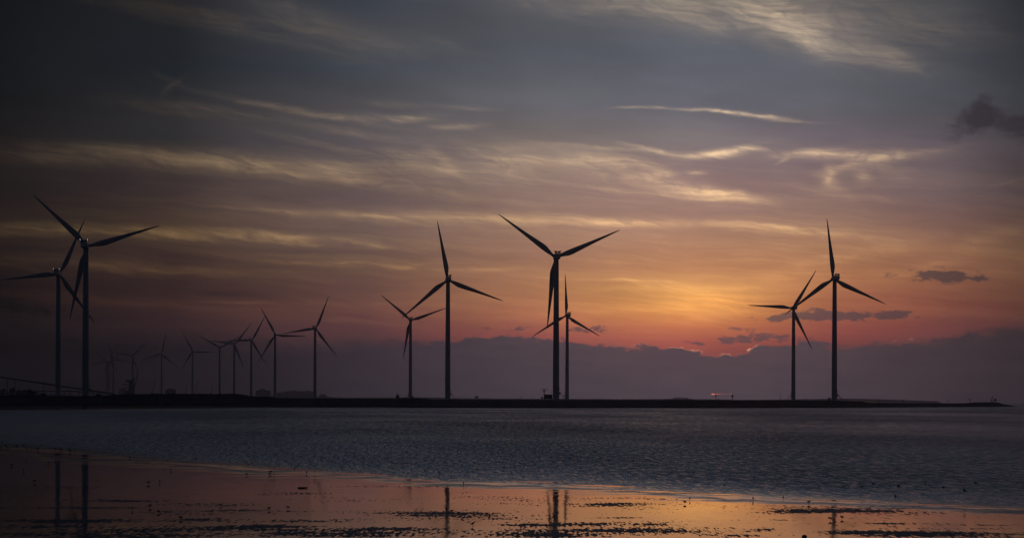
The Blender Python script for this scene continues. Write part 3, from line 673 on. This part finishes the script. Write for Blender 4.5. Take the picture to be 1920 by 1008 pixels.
def cabinet(px0, px1, ytop, ybase, Yd, label, name='transformer_box', cat='transformer box'):
    a, b = at(px0, ybase, Yd), at(px1, ytop, Yd)
    w = (b.x - a.x) / 2; hh = b.z - a.z
    t = thing(name, label, cat, ((a.x + b.x) / 2, Yd, a.z))
    bm = bmesh.new(); box(bm, -w, w, -w * .8, w * .8, 0, hh * .9); finish('body', bm, M['hut'], t)
    bm = bmesh.new(); box(bm, -w * 1.08, w * 1.08, -w * .9, w * .9, hh * .9 + .003, hh); finish('roof', bm, M['steel'], t)
    bm = bmesh.new(); box(bm, -w * .5, w * .1, -w * .8 - .05, -w * .8 - .003, hh * .1, hh * .75); finish('door', bm, M['steel'], t)
    return t
cabinet(771, 775.2, 742, 747.6, 1230, 'dark squat box at the foot of the turbine on the low mound')
cabinet(1552.6, 1557, 745.2, 751, 1700, 'dark box left of the foot of the tall turbine nearest the right edge')
cabinet(1353, 1356, 748.2, 751.2, 1250, 'small low box on the dyke crest between the two slender beacon poles')
cabinet(1346.2, 1348.2, 746.8, 751, 1260, 'tiny upright box beside the left beacon pole', 'switch_box', 'switch box')
# little harbour control house with a mast
t = thing('pilot_house', 'small house with sloping sides and a thin mast standing left of the low mound', 'small building', at(745.6, 748, 1900))
s2 = 1900 / F
bm = bmesh.new(); loft(bm, [[(-3.6 * s2, -2, 0), (3.8 * s2, -2, 0), (3.8 * s2, 2, 0), (-3.6 * s2, 2, 0)], [(-3.4 * s2, -2, 4 * s2), (3.2 * s2, -2, 4 * s2), (3.2 * s2, 2, 4 * s2), (-3.4 * s2, 2, 4 * s2)], [(-3.1 * s2, -1.6, 7.4 * s2), (3.0 * s2, -1.6, 7.4 * s2), (3.0 * s2, 1.6, 7.4 * s2), (-3.1 * s2, 1.6, 7.4 * s2)]]); finish('wall', bm, M['hut'], t)
bm = bmesh.new(); box(bm, -3.5 * s2, 3.4 * s2, -2, 2, 7.4 * s2 + .003, 8.0 * s2); finish('roof', bm, M['steel'], t)
bm = bmesh.new(); tube(bm, (-.2 * s2, 0, 8 * s2), (-.4 * s2, 0, 14.6 * s2), .3, .12); box(bm, -1.4 * s2, .9 * s2, -.1, .1, 10.8 * s2, 11.3 * s2); box(bm, -1.0 * s2, .4 * s2, -.3, .3, 8.6 * s2, 9.3 * s2); finish('mast', bm, M['steel'], t)

def pole(px, ytop, ybase, Yd, label, kind='ball', r=.22):
    a, b = at(px, ybase + 1, Yd), at(px, ytop, Yd); hh = b.z - a.z
    t = thing('beacon_pole', label, 'beacon pole', a, 'beacon poles along the dyke')
    bm = bmesh.new(); tube(bm, (0, 0, 0), (0, 0, hh), r, r * .8, n=8); finish('post', bm, M['steel'], t)
    bm = bmesh.new()
    if kind == 'ball': ellip(bm, (0, 0, hh), r * 2.6, r * 2.6, r * 2.8); tube(bm, (0, 0, hh), (0, 0, hh + r * 4), r * .4, n=6)
    elif kind == 'can': loft(bm, [[(rr * math.cos(i * math.pi / 4), rr * math.sin(i * math.pi / 4), z) for i in range(8)] for rr, z in ((r * 1.5, hh - r * 4), (r * 2.6, hh - r * 3), (r * 2.6, hh + r), (r * 1.2, hh + r * 2))])
    else: tube(bm, (-r * 4, 0, hh), (r * 4, 0, hh), r * .6, n=6)
    finish('topmark', bm, M['steel'], t)
pole(1342.2, 742, 750, 1250, 'slender beacon pole just under the red slit of sunset light', 'ball', .22)
pole(1373.4, 741, 750.3, 1250, 'slender beacon pole with a can topmark right of the red sunset slit', 'can', .26)
pole(1463.2, 737.5, 750, 1500, 'very thin bare pole standing left of the mid sized right hand turbine', 'bar', .15)
pole(1031 - 55, 742, 749, 1230, 'very thin bare pole on the dyke left of the radar mast', 'bar', .13)
pole(1647, 749.6, 755.6, 1830, 'ball topped pole on the low spit, nearest the tall right hand turbine', 'ball', .32)
pole(1694, 750.6, 755.8, 1850, 'ball topped pole on the low spit, second from the tall right hand turbine', 'ball', .3)
pole(1778, 750.4, 755.8, 1900, 'ball topped pole between the middle of the low spit and its end mound', 'ball', .22)
pole(1818.3, 748.8, 755.2, 1940, 'ball topped pole at the left foot of the mound at the end of the spit', 'ball', .32)
pole(636, 741, 747.4, 1400, 'thin bare pole on the dyke right of the receding row of turbines', 'bar', .13)
pole(1751 - 100, 752, 755.6, 1835, 'stumpy short pole beside the first ball topped pole on the spit', 'bar', .16)
# signs at the end of the spit
t = thing('harbour_light', 'slim harbour light with a lantern, on the mound ending the spit', 'harbour light', at(1861.3, 754, 1960)); s3 = 1960 / F
bm = bmesh.new(); tube(bm, (0, 0, -.3), (0, 0, 10.6 * s3), .3, .2); finish('post', bm, M['steel'], t)
bm = bmesh.new(); box(bm, -1.1 * s3, 1.1 * s3, -.5, .5, 9.6 * s3, 11.4 * s3); tube(bm, (0, 0, 11.4 * s3), (0, 0, 12.2 * s3), .3, .1); finish('lantern', bm, M['hut'], t)
t = thing('sign_board', 'square sign board on two posts right of the harbour light', 'sign board', at(1866, 754, 1960))
bm = bmesh.new(); box(bm, -1.9 * s3, 2.2 * s3, -.1, .1, 2.6 * s3, 6.9 * s3); finish('board', bm, M['hut'], t)
for x in (-1.4, 1.6):
    bm = bmesh.new(); tube(bm, (x * s3, .22, -.3), (x * s3, .22, 6.4 * s3), .11, n=6); finish('post', bm, M['steel'], t)
t = thing('sign_board', 'narrow upright sign board left of the harbour light on the spit mound', 'sign board', at(1858.6, 754, 1960))
bm = bmesh.new(); box(bm, -.8 * s3, .8 * s3, -.1, .1, 1.8 * s3, 6.8 * s3); finish('board', bm, M['hut'], t)
bm = bmesh.new(); tube(bm, (0, .22, -.3), (0, .22, 6.4 * s3), .11, n=6); finish('post', bm, M['steel'], t)

# ------------------------------------------------------------------ harbour works on the left
Yc = 3000.0
a, b = at(-120, 688, Yc), at(216, 738.5, Yc)
t = thing('conveyor_bridge', 'long sloping conveyor gallery descending behind the two left hand turbines', 'conveyor', (a.x, Yc, 0))
bm = bmesh.new()
L = Vector((b.x - a.x, 0, b.z - a.z))
n_ = 24
for i in range(n_):
    p, q = Vector((0, 0, a.z)) + L * (i / n_), Vector((0, 0, a.z)) + L * ((i + 1) / n_ - .001)
    for (y0, y1, z0, z1) in ((-1.8, 1.8, .8, 1.2), (-1.8, -1.5, -1.0, .8), (1.5, 1.8, -1.0, .8), (-1.8, 1.8, -1.4, -1.0)):
        vv = [bm.verts.new((c.x, y, c.z + z)) for c in (p, q) for y, z in ((y0, z0), (y1, z0), (y1, z1), (y0, z1))]
        for f in ((0, 3, 2, 1), (4, 5, 6, 7), (0, 1, 5, 4), (1, 2, 6, 5), (2, 3, 7, 6), (3, 0, 4, 7)): bm.faces.new([vv[i2] for i2 in f])
finish('gallery', bm, M['far'], t)
for px in (-60, 14, 28, 81, 130):
    f = (at(px, 700, Yc).x - a.x) / L.x; z = a.z + L.z * f
    bm = bmesh.new()
    for y in (-1.3, 1.3): tube(bm, (L.x * f, y * 1.4, 1), (L.x * f, y, z - 2.3), .34, n=6)
    for k in range(1, 4): tube(bm, (L.x * f, -1.5, (z - 2) * k / 4), (L.x * f, 1.5, (z - 2) * k / 4), .2, n=5)
    finish('trestle', bm, M['far'], t)
t = thing('pipe_bridge', 'low level pipe bridge on short legs between the feet of the two left hand turbines', 'pipe bridge', at(112, 742, 2700))
s4 = 2700 / F
bm = bmesh.new(); box(bm, -42 * s4, 36 * s4, -1, 1, 8.6 * s4, 10.0 * s4); box(bm, 36 * s4 + .01, 40 * s4, -1, 1, 6.6 * s4, 9.4 * s4); finish('deck', bm, M['far'], t)
for k in range(7):
    x = (-40 + k * 12.5) * s4
    bm = bmesh.new(); box(bm, x - .3, x + .3, -.8, .8, -2, 8.6 * s4 - .01); finish('leg', bm, M['far'], t)

# harbour crane with stacked decks
Yk = 4200.0; s5 = Yk / F
t = thing('harbour_crane', 'dark harbour crane of stacked decks with a steep jib, right of the three far turbines', 'crane', at(243, 741, Yk))
def P5(px, py): return ((px - 243) * s5, (741 - py) * s5)
def b5(bm, x0, x1, y0, y1, d=4.0):
    a_, z1 = P5(x0, y0); b_, z0 = P5(x1, y1); box(bm, a_, b_, -d, d, z0, z1)
bm = bmesh.new(); b5(bm, 236.5, 250.6, 712, 716.3, 4.5); b5(bm, 248.6, 252.6, 708.5, 711.8, 2); finish('machinery_house', bm, M['far'], t)
bm = bmesh.new(); b5(bm, 242, 250.5, 716.5, 732, 3); b5(bm, 250.6, 252.6, 718, 742, 1.2); b5(bm, 234, 252, 732.1, 742, 3.6); finish('tower_frame', bm, M['far'], t)
bm = bmesh.new()
for (x0, x1, y) in ((231, 241.9, 719.4), (232.5, 241.9, 723.8), (230, 241.9, 727.6), (224, 233.9, 729), (224, 233.9, 732.5), (226, 234, 736)): b5(bm, x0, x1, y, y + 1.0, 3)
for x in (224, 228, 231, 234.5, 238): b5(bm, x, x + .6, 728, 742, 2)
finish('walkways', bm, M['far'], t)
bm = bmesh.new()
for dx in (-1.1, 1.1):
    x0, z0 = P5(253 + dx, 724); x1, z1 = P5(258.5 + dx * .3, 695); tube(bm, (x0, dx, z0), (x1, dx * .5, z1), .45, .35, 6)
for k in range(8):
    f = k / 8; x0, z0 = P5(252 + 5.8 * f, 724 - 29 * f); x1, z1 = P5(254 + 5.6 * (f + .1), 724 - 29 * (f + .1)); tube(bm, (x0, 0, z0), (x1, 0, z1), .22, n=5)
x0, z0 = P5(258.5, 695); x1, z1 = P5(256.5, 699); tube(bm, (x0, 0, z0), (x0 + .8, 0, z0 - 5), .5, n=6)
finish('jib', bm, M['far'], t)
bm = bmesh.new()
for (p_, q_) in (((250, 712), (252.4, 704)), ((252.4, 704), (256, 703.4)), ((250.5, 716), (248.5, 708))):
    x0, z0 = P5(*p_); x1, z1 = P5(*q_); tube(bm, (x0, 0, z0), (x1, 0, z1), .35, n=6)
finish('stay', bm, M['far'], t)

def far_crane(px0, py0, px1, py1, w, Yd, label):
    a, b = at(px0, py0, Yd), at(px1, py1, Yd); k = Yd / F
    t = thing('crawler_crane', label, 'crane', a, 'far cranes on the hazy skyline')
    d_ = b - a
    bm = bmesh.new()
    for sx in (-1, 1): tube(bm, (sx * .5 * w * k * .5, 0, 3), (d_.x + sx * .12 * k, 0, d_.z), .5, .3, 6)
    n = 10
    for i in range(n):
        f0, f1 = i / n, (i + 1) / n; sgn = 1 if i % 2 else -1
        tube(bm, (d_.x * f0 + sgn * .25 * w * k * (1 - f0), 0, 3 + (d_.z - 3) * f0), (d_.x * f1 - sgn * .25 * w * k * (1 - f1), 0, 3 + (d_.z - 3) * f1), .25, n=5)
    finish('jib', bm, M['far'], t)
    bm = bmesh.new(); box(bm, -w * k * .6, w * k * .6, -3, 3, -2, 3.4); box(bm, -w * k * .3, w * k * .2, -2, 2, 3.41, 6); finish('cab', bm, M['far'], t)
far_crane(285, 739, 291.5, 708, 5, 5200, 'faint tall lattice crane left of the turbine with two tiny lamps')
far_crane(345.5, 740, 350.5, 725, 4, 5600, 'faint short crane left of the turbine over the middle of the scrub mound')
far_crane(366, 739.5, 372, 709.5, 4, 5400, 'faint tall lattice crane right of the turbine over the middle of the scrub mound')
far_crane(395, 740, 399, 721, 4, 5600, 'faint crane between two turbines behind the scrub mound, rightmost of the far cranes')

# far buildings
def far_building(px0, px1, py0, Yd, label, bumps=(), name='warehouse', cat='warehouse'):
    Yd *= 1.2 if Yd < 7100 else 1.02
    a = at(px0, 745, Yd); b = at(px1, py0, Yd); w = (b.x - a.x) / 2
    t = thing(name, label, cat, ((a.x + b.x) / 2, Yd, 0)); z = b.z
    bm = bmesh.new(); box(bm, -w, w, -12, 12, 0, z - 1.2); finish('wall', bm, M['far'], t)
    bm = bmesh.new(); loft(bm, [[(-w * 1.02, -12.5, z - 1.19), (w * 1.02, -12.5, z - 1.19), (w * 1.02, 12.5, z - 1.19), (-w * 1.02, 12.5, z - 1.19)], [(-w * .96, -2, z + .6), (w * .96, -2, z + .6), (w * .96, 2, z + .6), (-w * .96, 2, z + .6)]]); finish('roof', bm, M['far'], t)
    for (x0, x1, y) in bumps:
        p, q = at(x0, 745, Yd), at(x1, y, Yd); cx_ = (a.x + b.x) / 2
        bm = bmesh.new(); box(bm, p.x - cx_, q.x - cx_, -6, 6, z - .5, q.z); finish('roof_block', bm, M['far'], t)
    bm = bmesh.new()
    for i in range(6):
        x = -w + 2 * w * (i + .5) / 6; box(bm, x - w * .08, x + w * .08, -12.06, -12.004, z * .5, z * .75)
    finish('window_row', bm, M['hut'], t)
far_building(311.5, 329, 729.5, 5000, 'flat dark shed on the skyline right of the turbine with two tiny lamps', [(316, 325, 727.6)])
far_building(480, 507, 731.5, 6500, 'hazy stepped building just left of the turbine with two lit lamps', [(486, 500, 729.4), (490, 496, 728.2)])
far_building(534, 588, 733, 7000, 'long low hazy building between the two right hand turbines of the receding row', [(548, 556, 731), (575, 580, 731.6)])
far_building(520, 533, 735.5, 6900, 'short hazy building right of the turbine with two lit lamps')
far_building(1262, 1290, 745.5, 8000, 'faint low building on the horizon left of the red sunset slit', [(1268, 1274, 744.4)])
far_building(600, 612, 738.5, 6900, 'small hazy building right of the foot of the last turbine in the receding row')
far_building(890, 897, 741.8, 8000, 'tiny faint tower block on the horizon right of the turbine with stairs', (), 'tower_block', 'tower block')

# ------------------------------------------------------------------ trees at far left and scrub on the mound
def tree(px, ybase, ytop, wpx, Yd, label, seed, name='tree', cat='tree', grp='trees on the left skyline'):
    r = random.Random(seed); a = at(px, ybase + 3, Yd); k = Yd / F
    hh = (ybase + 3 - ytop) * k; w = wpx * k / 2
    t = thing(name, label, cat, a, grp)
    bm = bmesh.new(); tube(bm, (0, 0, 0), (.1 * w, 0, hh * .6), .35, .15, 8)
    for i in range(5):
        an = r.uniform(0, 6.28); tube(bm, (0, 0, hh * r.uniform(.2, .45)), (w * .6 * math.cos(an), w * .5 * math.sin(an), hh * r.uniform(.55, .85)), .16, .05, 6)
    finish('trunk', bm, M['bark'], t)
    bm = bmesh.new()
    for i in range(70):
        u = r.random(); an = r.uniform(0, 6.28); rad = math.sqrt(r.random())
        z = hh * (.22 + .74 * u); ww = w * (1 - .75 * max(0, u - .35) ** 1.3) * rad
        c = Vector((ww * math.cos(an), ww * math.sin(an) * .8, z)); sz = r.uniform(.35, .9) * (1.15 - u * .4)
        for j in range(8):
            d_ = Vector((r.gauss(0, 1), r.gauss(0, 1), r.gauss(0, .8))) * sz * .8
            n1 = Vector((r.gauss(0, 1), r.gauss(0, 1), r.gauss(0, 1))).normalized(); n2 = n1.orthogonal().normalized(); s_ = r.uniform(.2, .45)
            vv = [bm.verts.new(c + d_ + n1 * s_), bm.verts.new(c + d_ + n2 * s_ * .6), bm.verts.new(c + d_ - n1 * s_), bm.verts.new(c + d_ - n2 * s_ * .6)]
            bm.faces.new(vv)
    finish('crown', bm, M['scrub'], t)
TR = [(-20, 728, 26, 'broad dark tree cut by the left edge of the photo'), (6, 729, 20, 'low broad tree second from the left edge'), (22, 727, 18, 'highest of the dark trees at the far left, rounded top'),
      (36, 730.5, 15, 'low dark tree right of the highest one at far left'), (47, 731, 12, 'small round tree in the middle of the left hand tree line'), (55, 728.5, 7, 'narrow pointed tree at the right part of the left hand tree line'),
      (64, 732, 13, 'last tree of the left hand tree line, beside the leftmost turbine'), (80, 737, 16, 'low bush between the left hand tree line and the leftmost turbine'), (184, 738, 12, 'low bush right of the foot of the nearest turbine')]
for i, (px, yt, w, lab) in enumerate(TR): tree(px, 742, yt, w, 1490 + 12 * (i % 3), lab, i, 'bush' if 'bush' in lab else 'tree', 'bush' if 'bush' in lab else 'tree')
# scrub: a rough low cover along the crest of the mound and the left dyke
bm = bmesh.new(); r = random.Random(11)
def tuft(px, Yd, top_row, spread):
    p = at(px, top_row, Yd)
    for j in range(7):
        d_ = Vector((r.gauss(0, spread), r.gauss(0, spread), -abs(r.gauss(0, spread * .6))))
        n1 = Vector((r.gauss(0, 1), r.gauss(0, 1), r.gauss(0, 1))).normalized(); n2 = n1.orthogonal().normalized(); s_ = r.uniform(.15, .4)
        bm.faces.new([bm.verts.new(p + d_ + n1 * s_), bm.verts.new(p + d_ + n2 * s_ * .7), bm.verts.new(p + d_ - n1 * s_), bm.verts.new(p + d_ - n2 * s_ * .7)])
for i in range(1500):
    px = r.uniform(-60, 510); base = interp(TOP, px)
    bump = 1.0 * max(0, mnoise.noise(Vector((px * .06, 2, 0)))) + .5 * max(0, mnoise.noise(Vector((px * .25, 7, 0))))
    dT = wl(px).y + 32
    tuft(px, dT + r.uniform(-6, 8), base - bump * 1.3 + r.uniform(-.3, 1.4), .5)
for i in range(260):
    px = r.choice([r.uniform(745, 806), r.uniform(1250, 1300)]); base = interp(TOP, px); dT = wl(px).y + 32
    tuft(px, dT + r.uniform(-3, 4), base + r.uniform(-.5, .8), .35)
finish('scrub', bm, M['scrub'], kind='stuff', label='low dark scrub covering the mound and the crest of the dyke', category='scrub')

# ------------------------------------------------------------------ birds
def wader_mesh(pose):
    """body length about .25 m, facing +X; one continuous body with legs"""
    bm = bmesh.new()
    if pose == 'feed':
        spine = [(-.15, .125, .006, .004), (-.11, .128, .022, .012), (-.06, .128, .042, .036), (0, .122, .05, .046), (.05, .108, .042, .04), (.085, .085, .026, .026), (.105, .06, .018, .019), (.118, .045, .021, .022), (.132, .030, .014, .014), (.140, .018, .005, .005), (.152, -.004, .002, .002)]
    elif pose == 'alert':
        spine = [(-.13, .09, .006, .004), (-.10, .105, .022, .014), (-.055, .125, .042, .038), (0, .142, .048, .046), (.04, .16, .038, .038), (.06, .182, .024, .024), (.068, .205, .018, .018), (.078, .222, .022, .022), (.094, .224, .016, .016), (.105, .222, .005, .005), (.135, .216, .002, .002)]
    else:
        spine = [(-.15, .115, .006, .004), (-.11, .122, .022, .012), (-.06, .128, .042, .036), (0, .13, .05, .047), (.045, .138, .042, .042), (.07, .155, .027, .027), (.082, .170, .021, .022), (.096, .176, .021, .021), (.112, .173, .012, .012), (.122, .170, .004, .004), (.155, .160, .002, .002)]
    rings = []
    for i, (x, z, w, hh) in enumerate(spine):
        a = spine[max(0, i - 1)]; b = spine[min(len(spine) - 1, i + 1)]
        tn = Vector((b[0] - a[0], 0, b[1] - a[1])).normalized(); nn = Vector((-tn.z, 0, tn.x))
        rings.append([Vector((x, 0, z)) + Vector((0, 1, 0)) * w * math.cos(2 * math.pi * k / 10) + nn * hh * math.sin(2 * math.pi * k / 10) for k in range(10)])
    loft(bm, rings)
    for y, dx in ((-.016, -.01), (.016, .018)):
        tube(bm, (0, y, .10), (-.012 + dx, y, .055), .006, .004, 6); tube(bm, (-.012 + dx, y, .056), (dx, y, .0), .004, .0035, 6); tube(bm, (dx - .008, y, .004), (dx + .028, y, .003), .004, .002, 5)
    return bm
def flyer_mesh(up):
    bm = bmesh.new()
    spine = [(-.19, 0, .02, .004), (-.13, 0, .024, .014), (-.06, .0, .042, .036), (.02, 0, .048, .044), (.08, .004, .036, .034), (.11, .008, .026, .026), (.14, .008, .022, .02), (.16, .002, .006, .006), (.185, -.004, .002, .002)]
    loft(bm, [[Vector((x, w * math.cos(2 * math.pi * k / 10), z + hh * math.sin(2 * math.pi * k / 10))) for k in range(10)] for x, z, w, hh in spine])
    for s_ in (-1, 1):
        pts = [(.03, .02, .0, .12), (.05, .14, up * .12, .11), (.02, .27, up * .13, .075), (-.04, .40, up * .06, .03), (-.08, .46, up * .02, .008)]
        rings = []
        for (x, y, z, c) in pts:
            rings.append([Vector((x + .5 * c * math.cos(2 * math.pi * k / 8), s_ * y, z + .012 * math.sin(2 * math.pi * k / 8))) for k in range(8)])
        loft(bm, rings)
    return bm
def spread_mesh():   # wings half raised while landing
    bm = wader_mesh('stand')
    for s_ in (-1, 1):
        pts = [(.02, .02, .15, .09), (.0, .10, .20, .09), (-.03, .20, .19, .06), (-.07, .27, .17, .015)]
        loft(bm, [[Vector((x + .5 * c * math.cos(2 * math.pi * k / 8), s_ * y, z + .008 * math.sin(2 * math.pi * k / 8))) for k in range(8)] for x, y, z, c in pts])
    return bm
BM = {k: mesh_of('wading_bird', wader_mesh(k), M['bird']) for k in ('feed', 'alert', 'stand')}
BM['fly'] = mesh_of('flying_bird', flyer_mesh(1.2), M['bird']); BM['glide'] = mesh_of('flying_bird', flyer_mesh(.3), M['bird']); BM['spread'] = mesh_of('wading_bird', spread_mesh(), M['bird'])
# column, row of the feet (or of the body when flying), pose, heading in degrees (0 = right), scale, label
BIRDS = [
 (4, 832, 'alert', 60, 1.4, 'tiny wading bird at the water edge touching the left edge of the photo, upper one'),
 (2, 840, 'stand', 0, 1.3, 'tiny wading bird touching the left edge of the photo, lower one'),
 (10.5, 836, 'stand', 0, 1.3, 'tiny wading bird third from the left edge at the water edge'),
 (14.5, 841, 'alert', 90, 1.3, 'upright tiny wading bird just below and right of the three at the left edge'),
 (31, 838, 'stand', 180, 1.4, 'tiny bird standing level, left of the two upright ones near the leftmost turbine reflection'),
 (44.5, 836, 'alert', 90, 1.3, 'upright tiny bird at the water line near the left edge, left one of a pair'),
 (50, 843, 'alert', 80, 1.2, 'tiny upright bird right of and lower than its upright neighbour near the left edge'),
 (71, 844, 'stand', 0, 1.4, 'tiny bird standing alone left of the leftmost tower reflection'),
 (77.5, 836, 'alert', 90, 1.2, 'tiny upright bird highest on the water left of the leftmost tower reflection'),
 (104, 843, 'stand', 180, 1.5, 'tiny bird at the head of the leftmost tower reflection'),
 (111.5, 844, 'stand', 0, 1.3, 'left bird of the close pair between the two left tower reflections'),
 (115.5, 845, 'alert', 60, 1.6, 'right bird of the close pair between the two left tower reflections'),
 (131, 848, 'stand', 160, 1.8, 'plumper bird between the two left tower reflections, turned left'),
 (140, 845.5, 'alert', 90, 1.3, 'thin upright bird left of the head of the second tower reflection'),
 (156, 856, 'glide', 10, .9, 'bird with spread wings low over the head of the second tower reflection'),
 (48.5, 863, 'alert', 90, 1.0, 'upright bird with a mirror image left of the leftmost tower reflection'),
 (91, 868.5, 'alert', 90, 1.0, 'upright bird with a mirror image touching the left side of the leftmost tower reflection'),
 (22, 873, 'stand', 0, 1.1, 'bird standing at far left on the wet flat, below the flock at the edge'),
 (44.5, 884, 'alert', 120, 1.1, 'bird near the left edge turned half away, lower than its neighbours'),
 (64.5, 904.5, 'stand', 0, 1.1, 'bird with a clear mirror image, alone at lower left of the leftmost tower reflection'),
 (243.5, 859, 'alert', 70, 1.1, 'lone bird at the water edge right of the second tower reflection'),
 (320.5, 882, 'alert', 90, 1.1, 'upright bird facing away on the first pale spit of film right of the left towers'),
 (414, 873, 'stand', 90, .9, 'small round bird standing at the water edge, left of a like one'),
 (466, 873.5, 'alert', 90, 1.0, 'small upright bird at the water edge, right of a like one'),
 (463, 891, 'spread', 0, .9, 'bird with half spread wings and mirror image left of the fluttering pair'),
 (278, 907, 'spread', 0, 1.0, 'bird with half spread wings and its mirror image right of the second tower reflection'),
 (299.5, 905, 'alert', 100, 1.0, 'bird standing close right of the one with half spread wings'),
 (248, 956, 'alert', 90, .9, 'round bird facing away with mirror image below the dark mud streak at left'),
 (281.5, 951, 'spread', 0, .8, 'bird with drooping spread wings on the dark mud streak at left'),
 (297, 961, 'feed', 0, .9, 'bird raising its tail while feeding under the dark mud streak at left'),
 (339, 973, 'stand', 180, .95, 'bird facing left, clearly outlined, above a long dark mud streak at left'),
 (413.5, 948, 'stand', 0, .8, 'bird standing in a patch of bare mud, left of the centre left flock'),
 (507.5, 887, 'spread', 0, 1.1, 'upper bird of the fluttering pair at the edge of the flat'),
 (505, 890, 'stand', 180, 1.0, 'lower bird of the fluttering pair at the edge of the flat'),
 (552, 880.5, 'alert', 90, 1.1, 'upright bird at the water edge right of the fluttering pair'),
 (575, 888, 'alert', 90, 1.1, 'upright bird on the wet film, second right of the fluttering pair'),
 (540, 953.5, 'stand', 180, .9, 'bird facing left with mirror image beside the thin dark streak'),
 (504.5, 955.5, 'spread', 0, .8, 'bird with spread wings standing in the thin dark streak'),
 (869, 909, 'alert', 90, 1.0, 'upright bird at the edge right of the reflection of the turbine with stairs'),
 (847, 961, 'stand', 0, .95, 'bird facing right touching the reflection of the turbine with stairs'),
 (837.5, 959, 'alert', 90, 1.2, 'dark bird standing within the reflection of the turbine with stairs'),
 (886.5, 986, 'alert', 20, 1.0, 'long legged bird facing right, largest on the flat left of centre'),
 (1293.5, 937.5, 'alert', 90, .9, 'small round bird at the edge, right one of two under the brightest sky'),
 (1284, 944, 'spread', 180, .9, 'bird with lifted wings and mirror image, left one of two under the brightest sky'),
 (1412, 937.5, 'alert', 90, 1.0, 'upright bird alone on the golden reflection'),
 (1468.5, 936, 'alert', 90, 1.0, 'upright bird at the edge left of the right hand turbine reflections'),
 (1516.5, 944, 'stand', 0, 1.0, 'bird facing right between the two right hand turbine reflections'),
 (1556.5, 975, 'stand', 180, .95, 'bird facing left touching the reflection of the tall right hand turbine'),
 (1578.5, 972.5, 'spread', 180, .8, 'bird with lifted wings right of the reflection of the tall right hand turbine'),
 (1679, 934, 'alert', 100, 1.1, 'lone bird at the water edge under the flock flying at right'),
 (663, 850, 'fly', 40, 1.3, 'gull flying with raised wings over the ripples left of centre'),
 (1358, 909, 'glide', 160, 1.2, 'gull skimming the water just above the golden reflection'),
 (1497, 891, 'glide', 80, 1.2, 'gull flying over the ripples between the right hand turbines, highest of the flock'),
 (1506, 906.5, 'glide', 70, .8, 'small bird low over the ripples under the highest gull'),
 (1583, 911, 'glide', 10, .9, 'small bird at the left end of the flying flock'),
 (1592.5, 911, 'fly', 95, .8, 'small bird with wings raised, second in the left end of the flying flock'),
 (1617, 911.5, 'glide', 150, 1.5, 'large dark gull gliding downward in the left part of the flying flock'),
 (1637, 907, 'fly', 30, 1.2, 'gull with raised wings above its lower neighbour in the flying flock'),
 (1645, 913, 'glide', 0, .9, 'gull low over the water in the middle of the flying flock'),
 (1669, 911, 'glide', 0, .9, 'gull with thin level wings near the centre of the flying flock'),
 (1685, 911, 'fly', 160, 1.3, 'gull with one long wing raised to the left in the flying flock'),
 (1736, 903, 'fly', 90, 1.0, 'small upright gull right of the middle of the flying flock'),
 (1765, 903.5, 'glide', 0, .7, 'tiny bird between two gulls in the right part of the flying flock'),
 (1768, 914, 'fly', 20, 1.2, 'gull with drooping wingtip in the lower right part of the flying flock'),
 (1798, 902.5, 'glide', 120, 1.0, 'small gull in the upper right part of the flying flock'),
 (1829, 904.5, 'glide', 10, 1.3, 'gull gliding level at the right end of the flying flock'),
 (1809, 920, 'fly', 170, 1.4, 'lowest gull of the flying flock at right, wings outstretched'),
]
for (px, py, pose, hd, s_, lab) in BIRDS:
    fly = pose in ('fly', 'glide')
    name = 'flying_bird' if fly else 'wading_bird'
    if fly: p = ground(px, py, 0); p = at(px, py, p.y * .88)
    else: p = ground(px, py, .015 if py > interp(EDGE, px) else 0.0)
    o = bpy.data.objects.new(name, BM[pose]); C.objects.link(o)
    k = .36 if fly else .66
    o.location = p; o.rotation_euler = (math.radians(8 * math.sin(px)) if fly else 0, 0, math.radians(hd)); o.scale = (s_ * k,) * 3
    o['label'] = lab; o['category'] = 'bird'; o['group'] = 'birds flying over the water' if fly else 'birds standing on the flat'
# bits lying on the flat
bm = bmesh.new(); q = ground(568, 914.5, .016); tube(bm, (-.22, 0, .02), (.2, .03, .03), .035, .02, 8); tube(bm, (.05, 0, .03), (.12, .1, .06), .014, .006, 6)
finish('driftwood', bm, M['wood'], None, q, label='short dark stick lying flat on the pink wet film left of centre', category='driftwood')
bm = bmesh.new(); q = ground(1508, 1005.5, .014)
loft(bm, [[(r_ * math.cos(i * math.pi / 5) * (1 + .15 * math.sin(i * 2.3)), .5 * r_ * math.sin(i * math.pi / 5), z) for i in range(10)] for r_, z in ((.08, 0), (.075, .03), (.045, .055), (.01, .062))])
finish('weed_clump', bm, M['wood'], None, q, label='dark clump of weed cut by the bottom of the photo', category='weed clump')

# ------------------------------------------------------------------ haze over the water
bm = bmesh.new(); box(bm, -5600, 5600, -60, 9400, -1.6, 186)
hz = finish('haze', bm, None, kind='stuff', label='thin evening haze over the water', category='haze')
hm = bpy.data.materials.new('haze'); hm.use_nodes = True; t = hm.node_tree; t.nodes.clear()
pv = t.nodes.new('ShaderNodeVolumePrincipled'); pv.inputs['Color'].default_value = (.60, .68, .86, 1); pv.inputs['Density'].default_value = 0.55e-4; pv.inputs['Anisotropy'].default_value = .88
om = t.nodes.new('ShaderNodeOutputMaterial'); t.links.new(pv.outputs[0], om.inputs['Volume'])
hz.data.materials.append(hm)
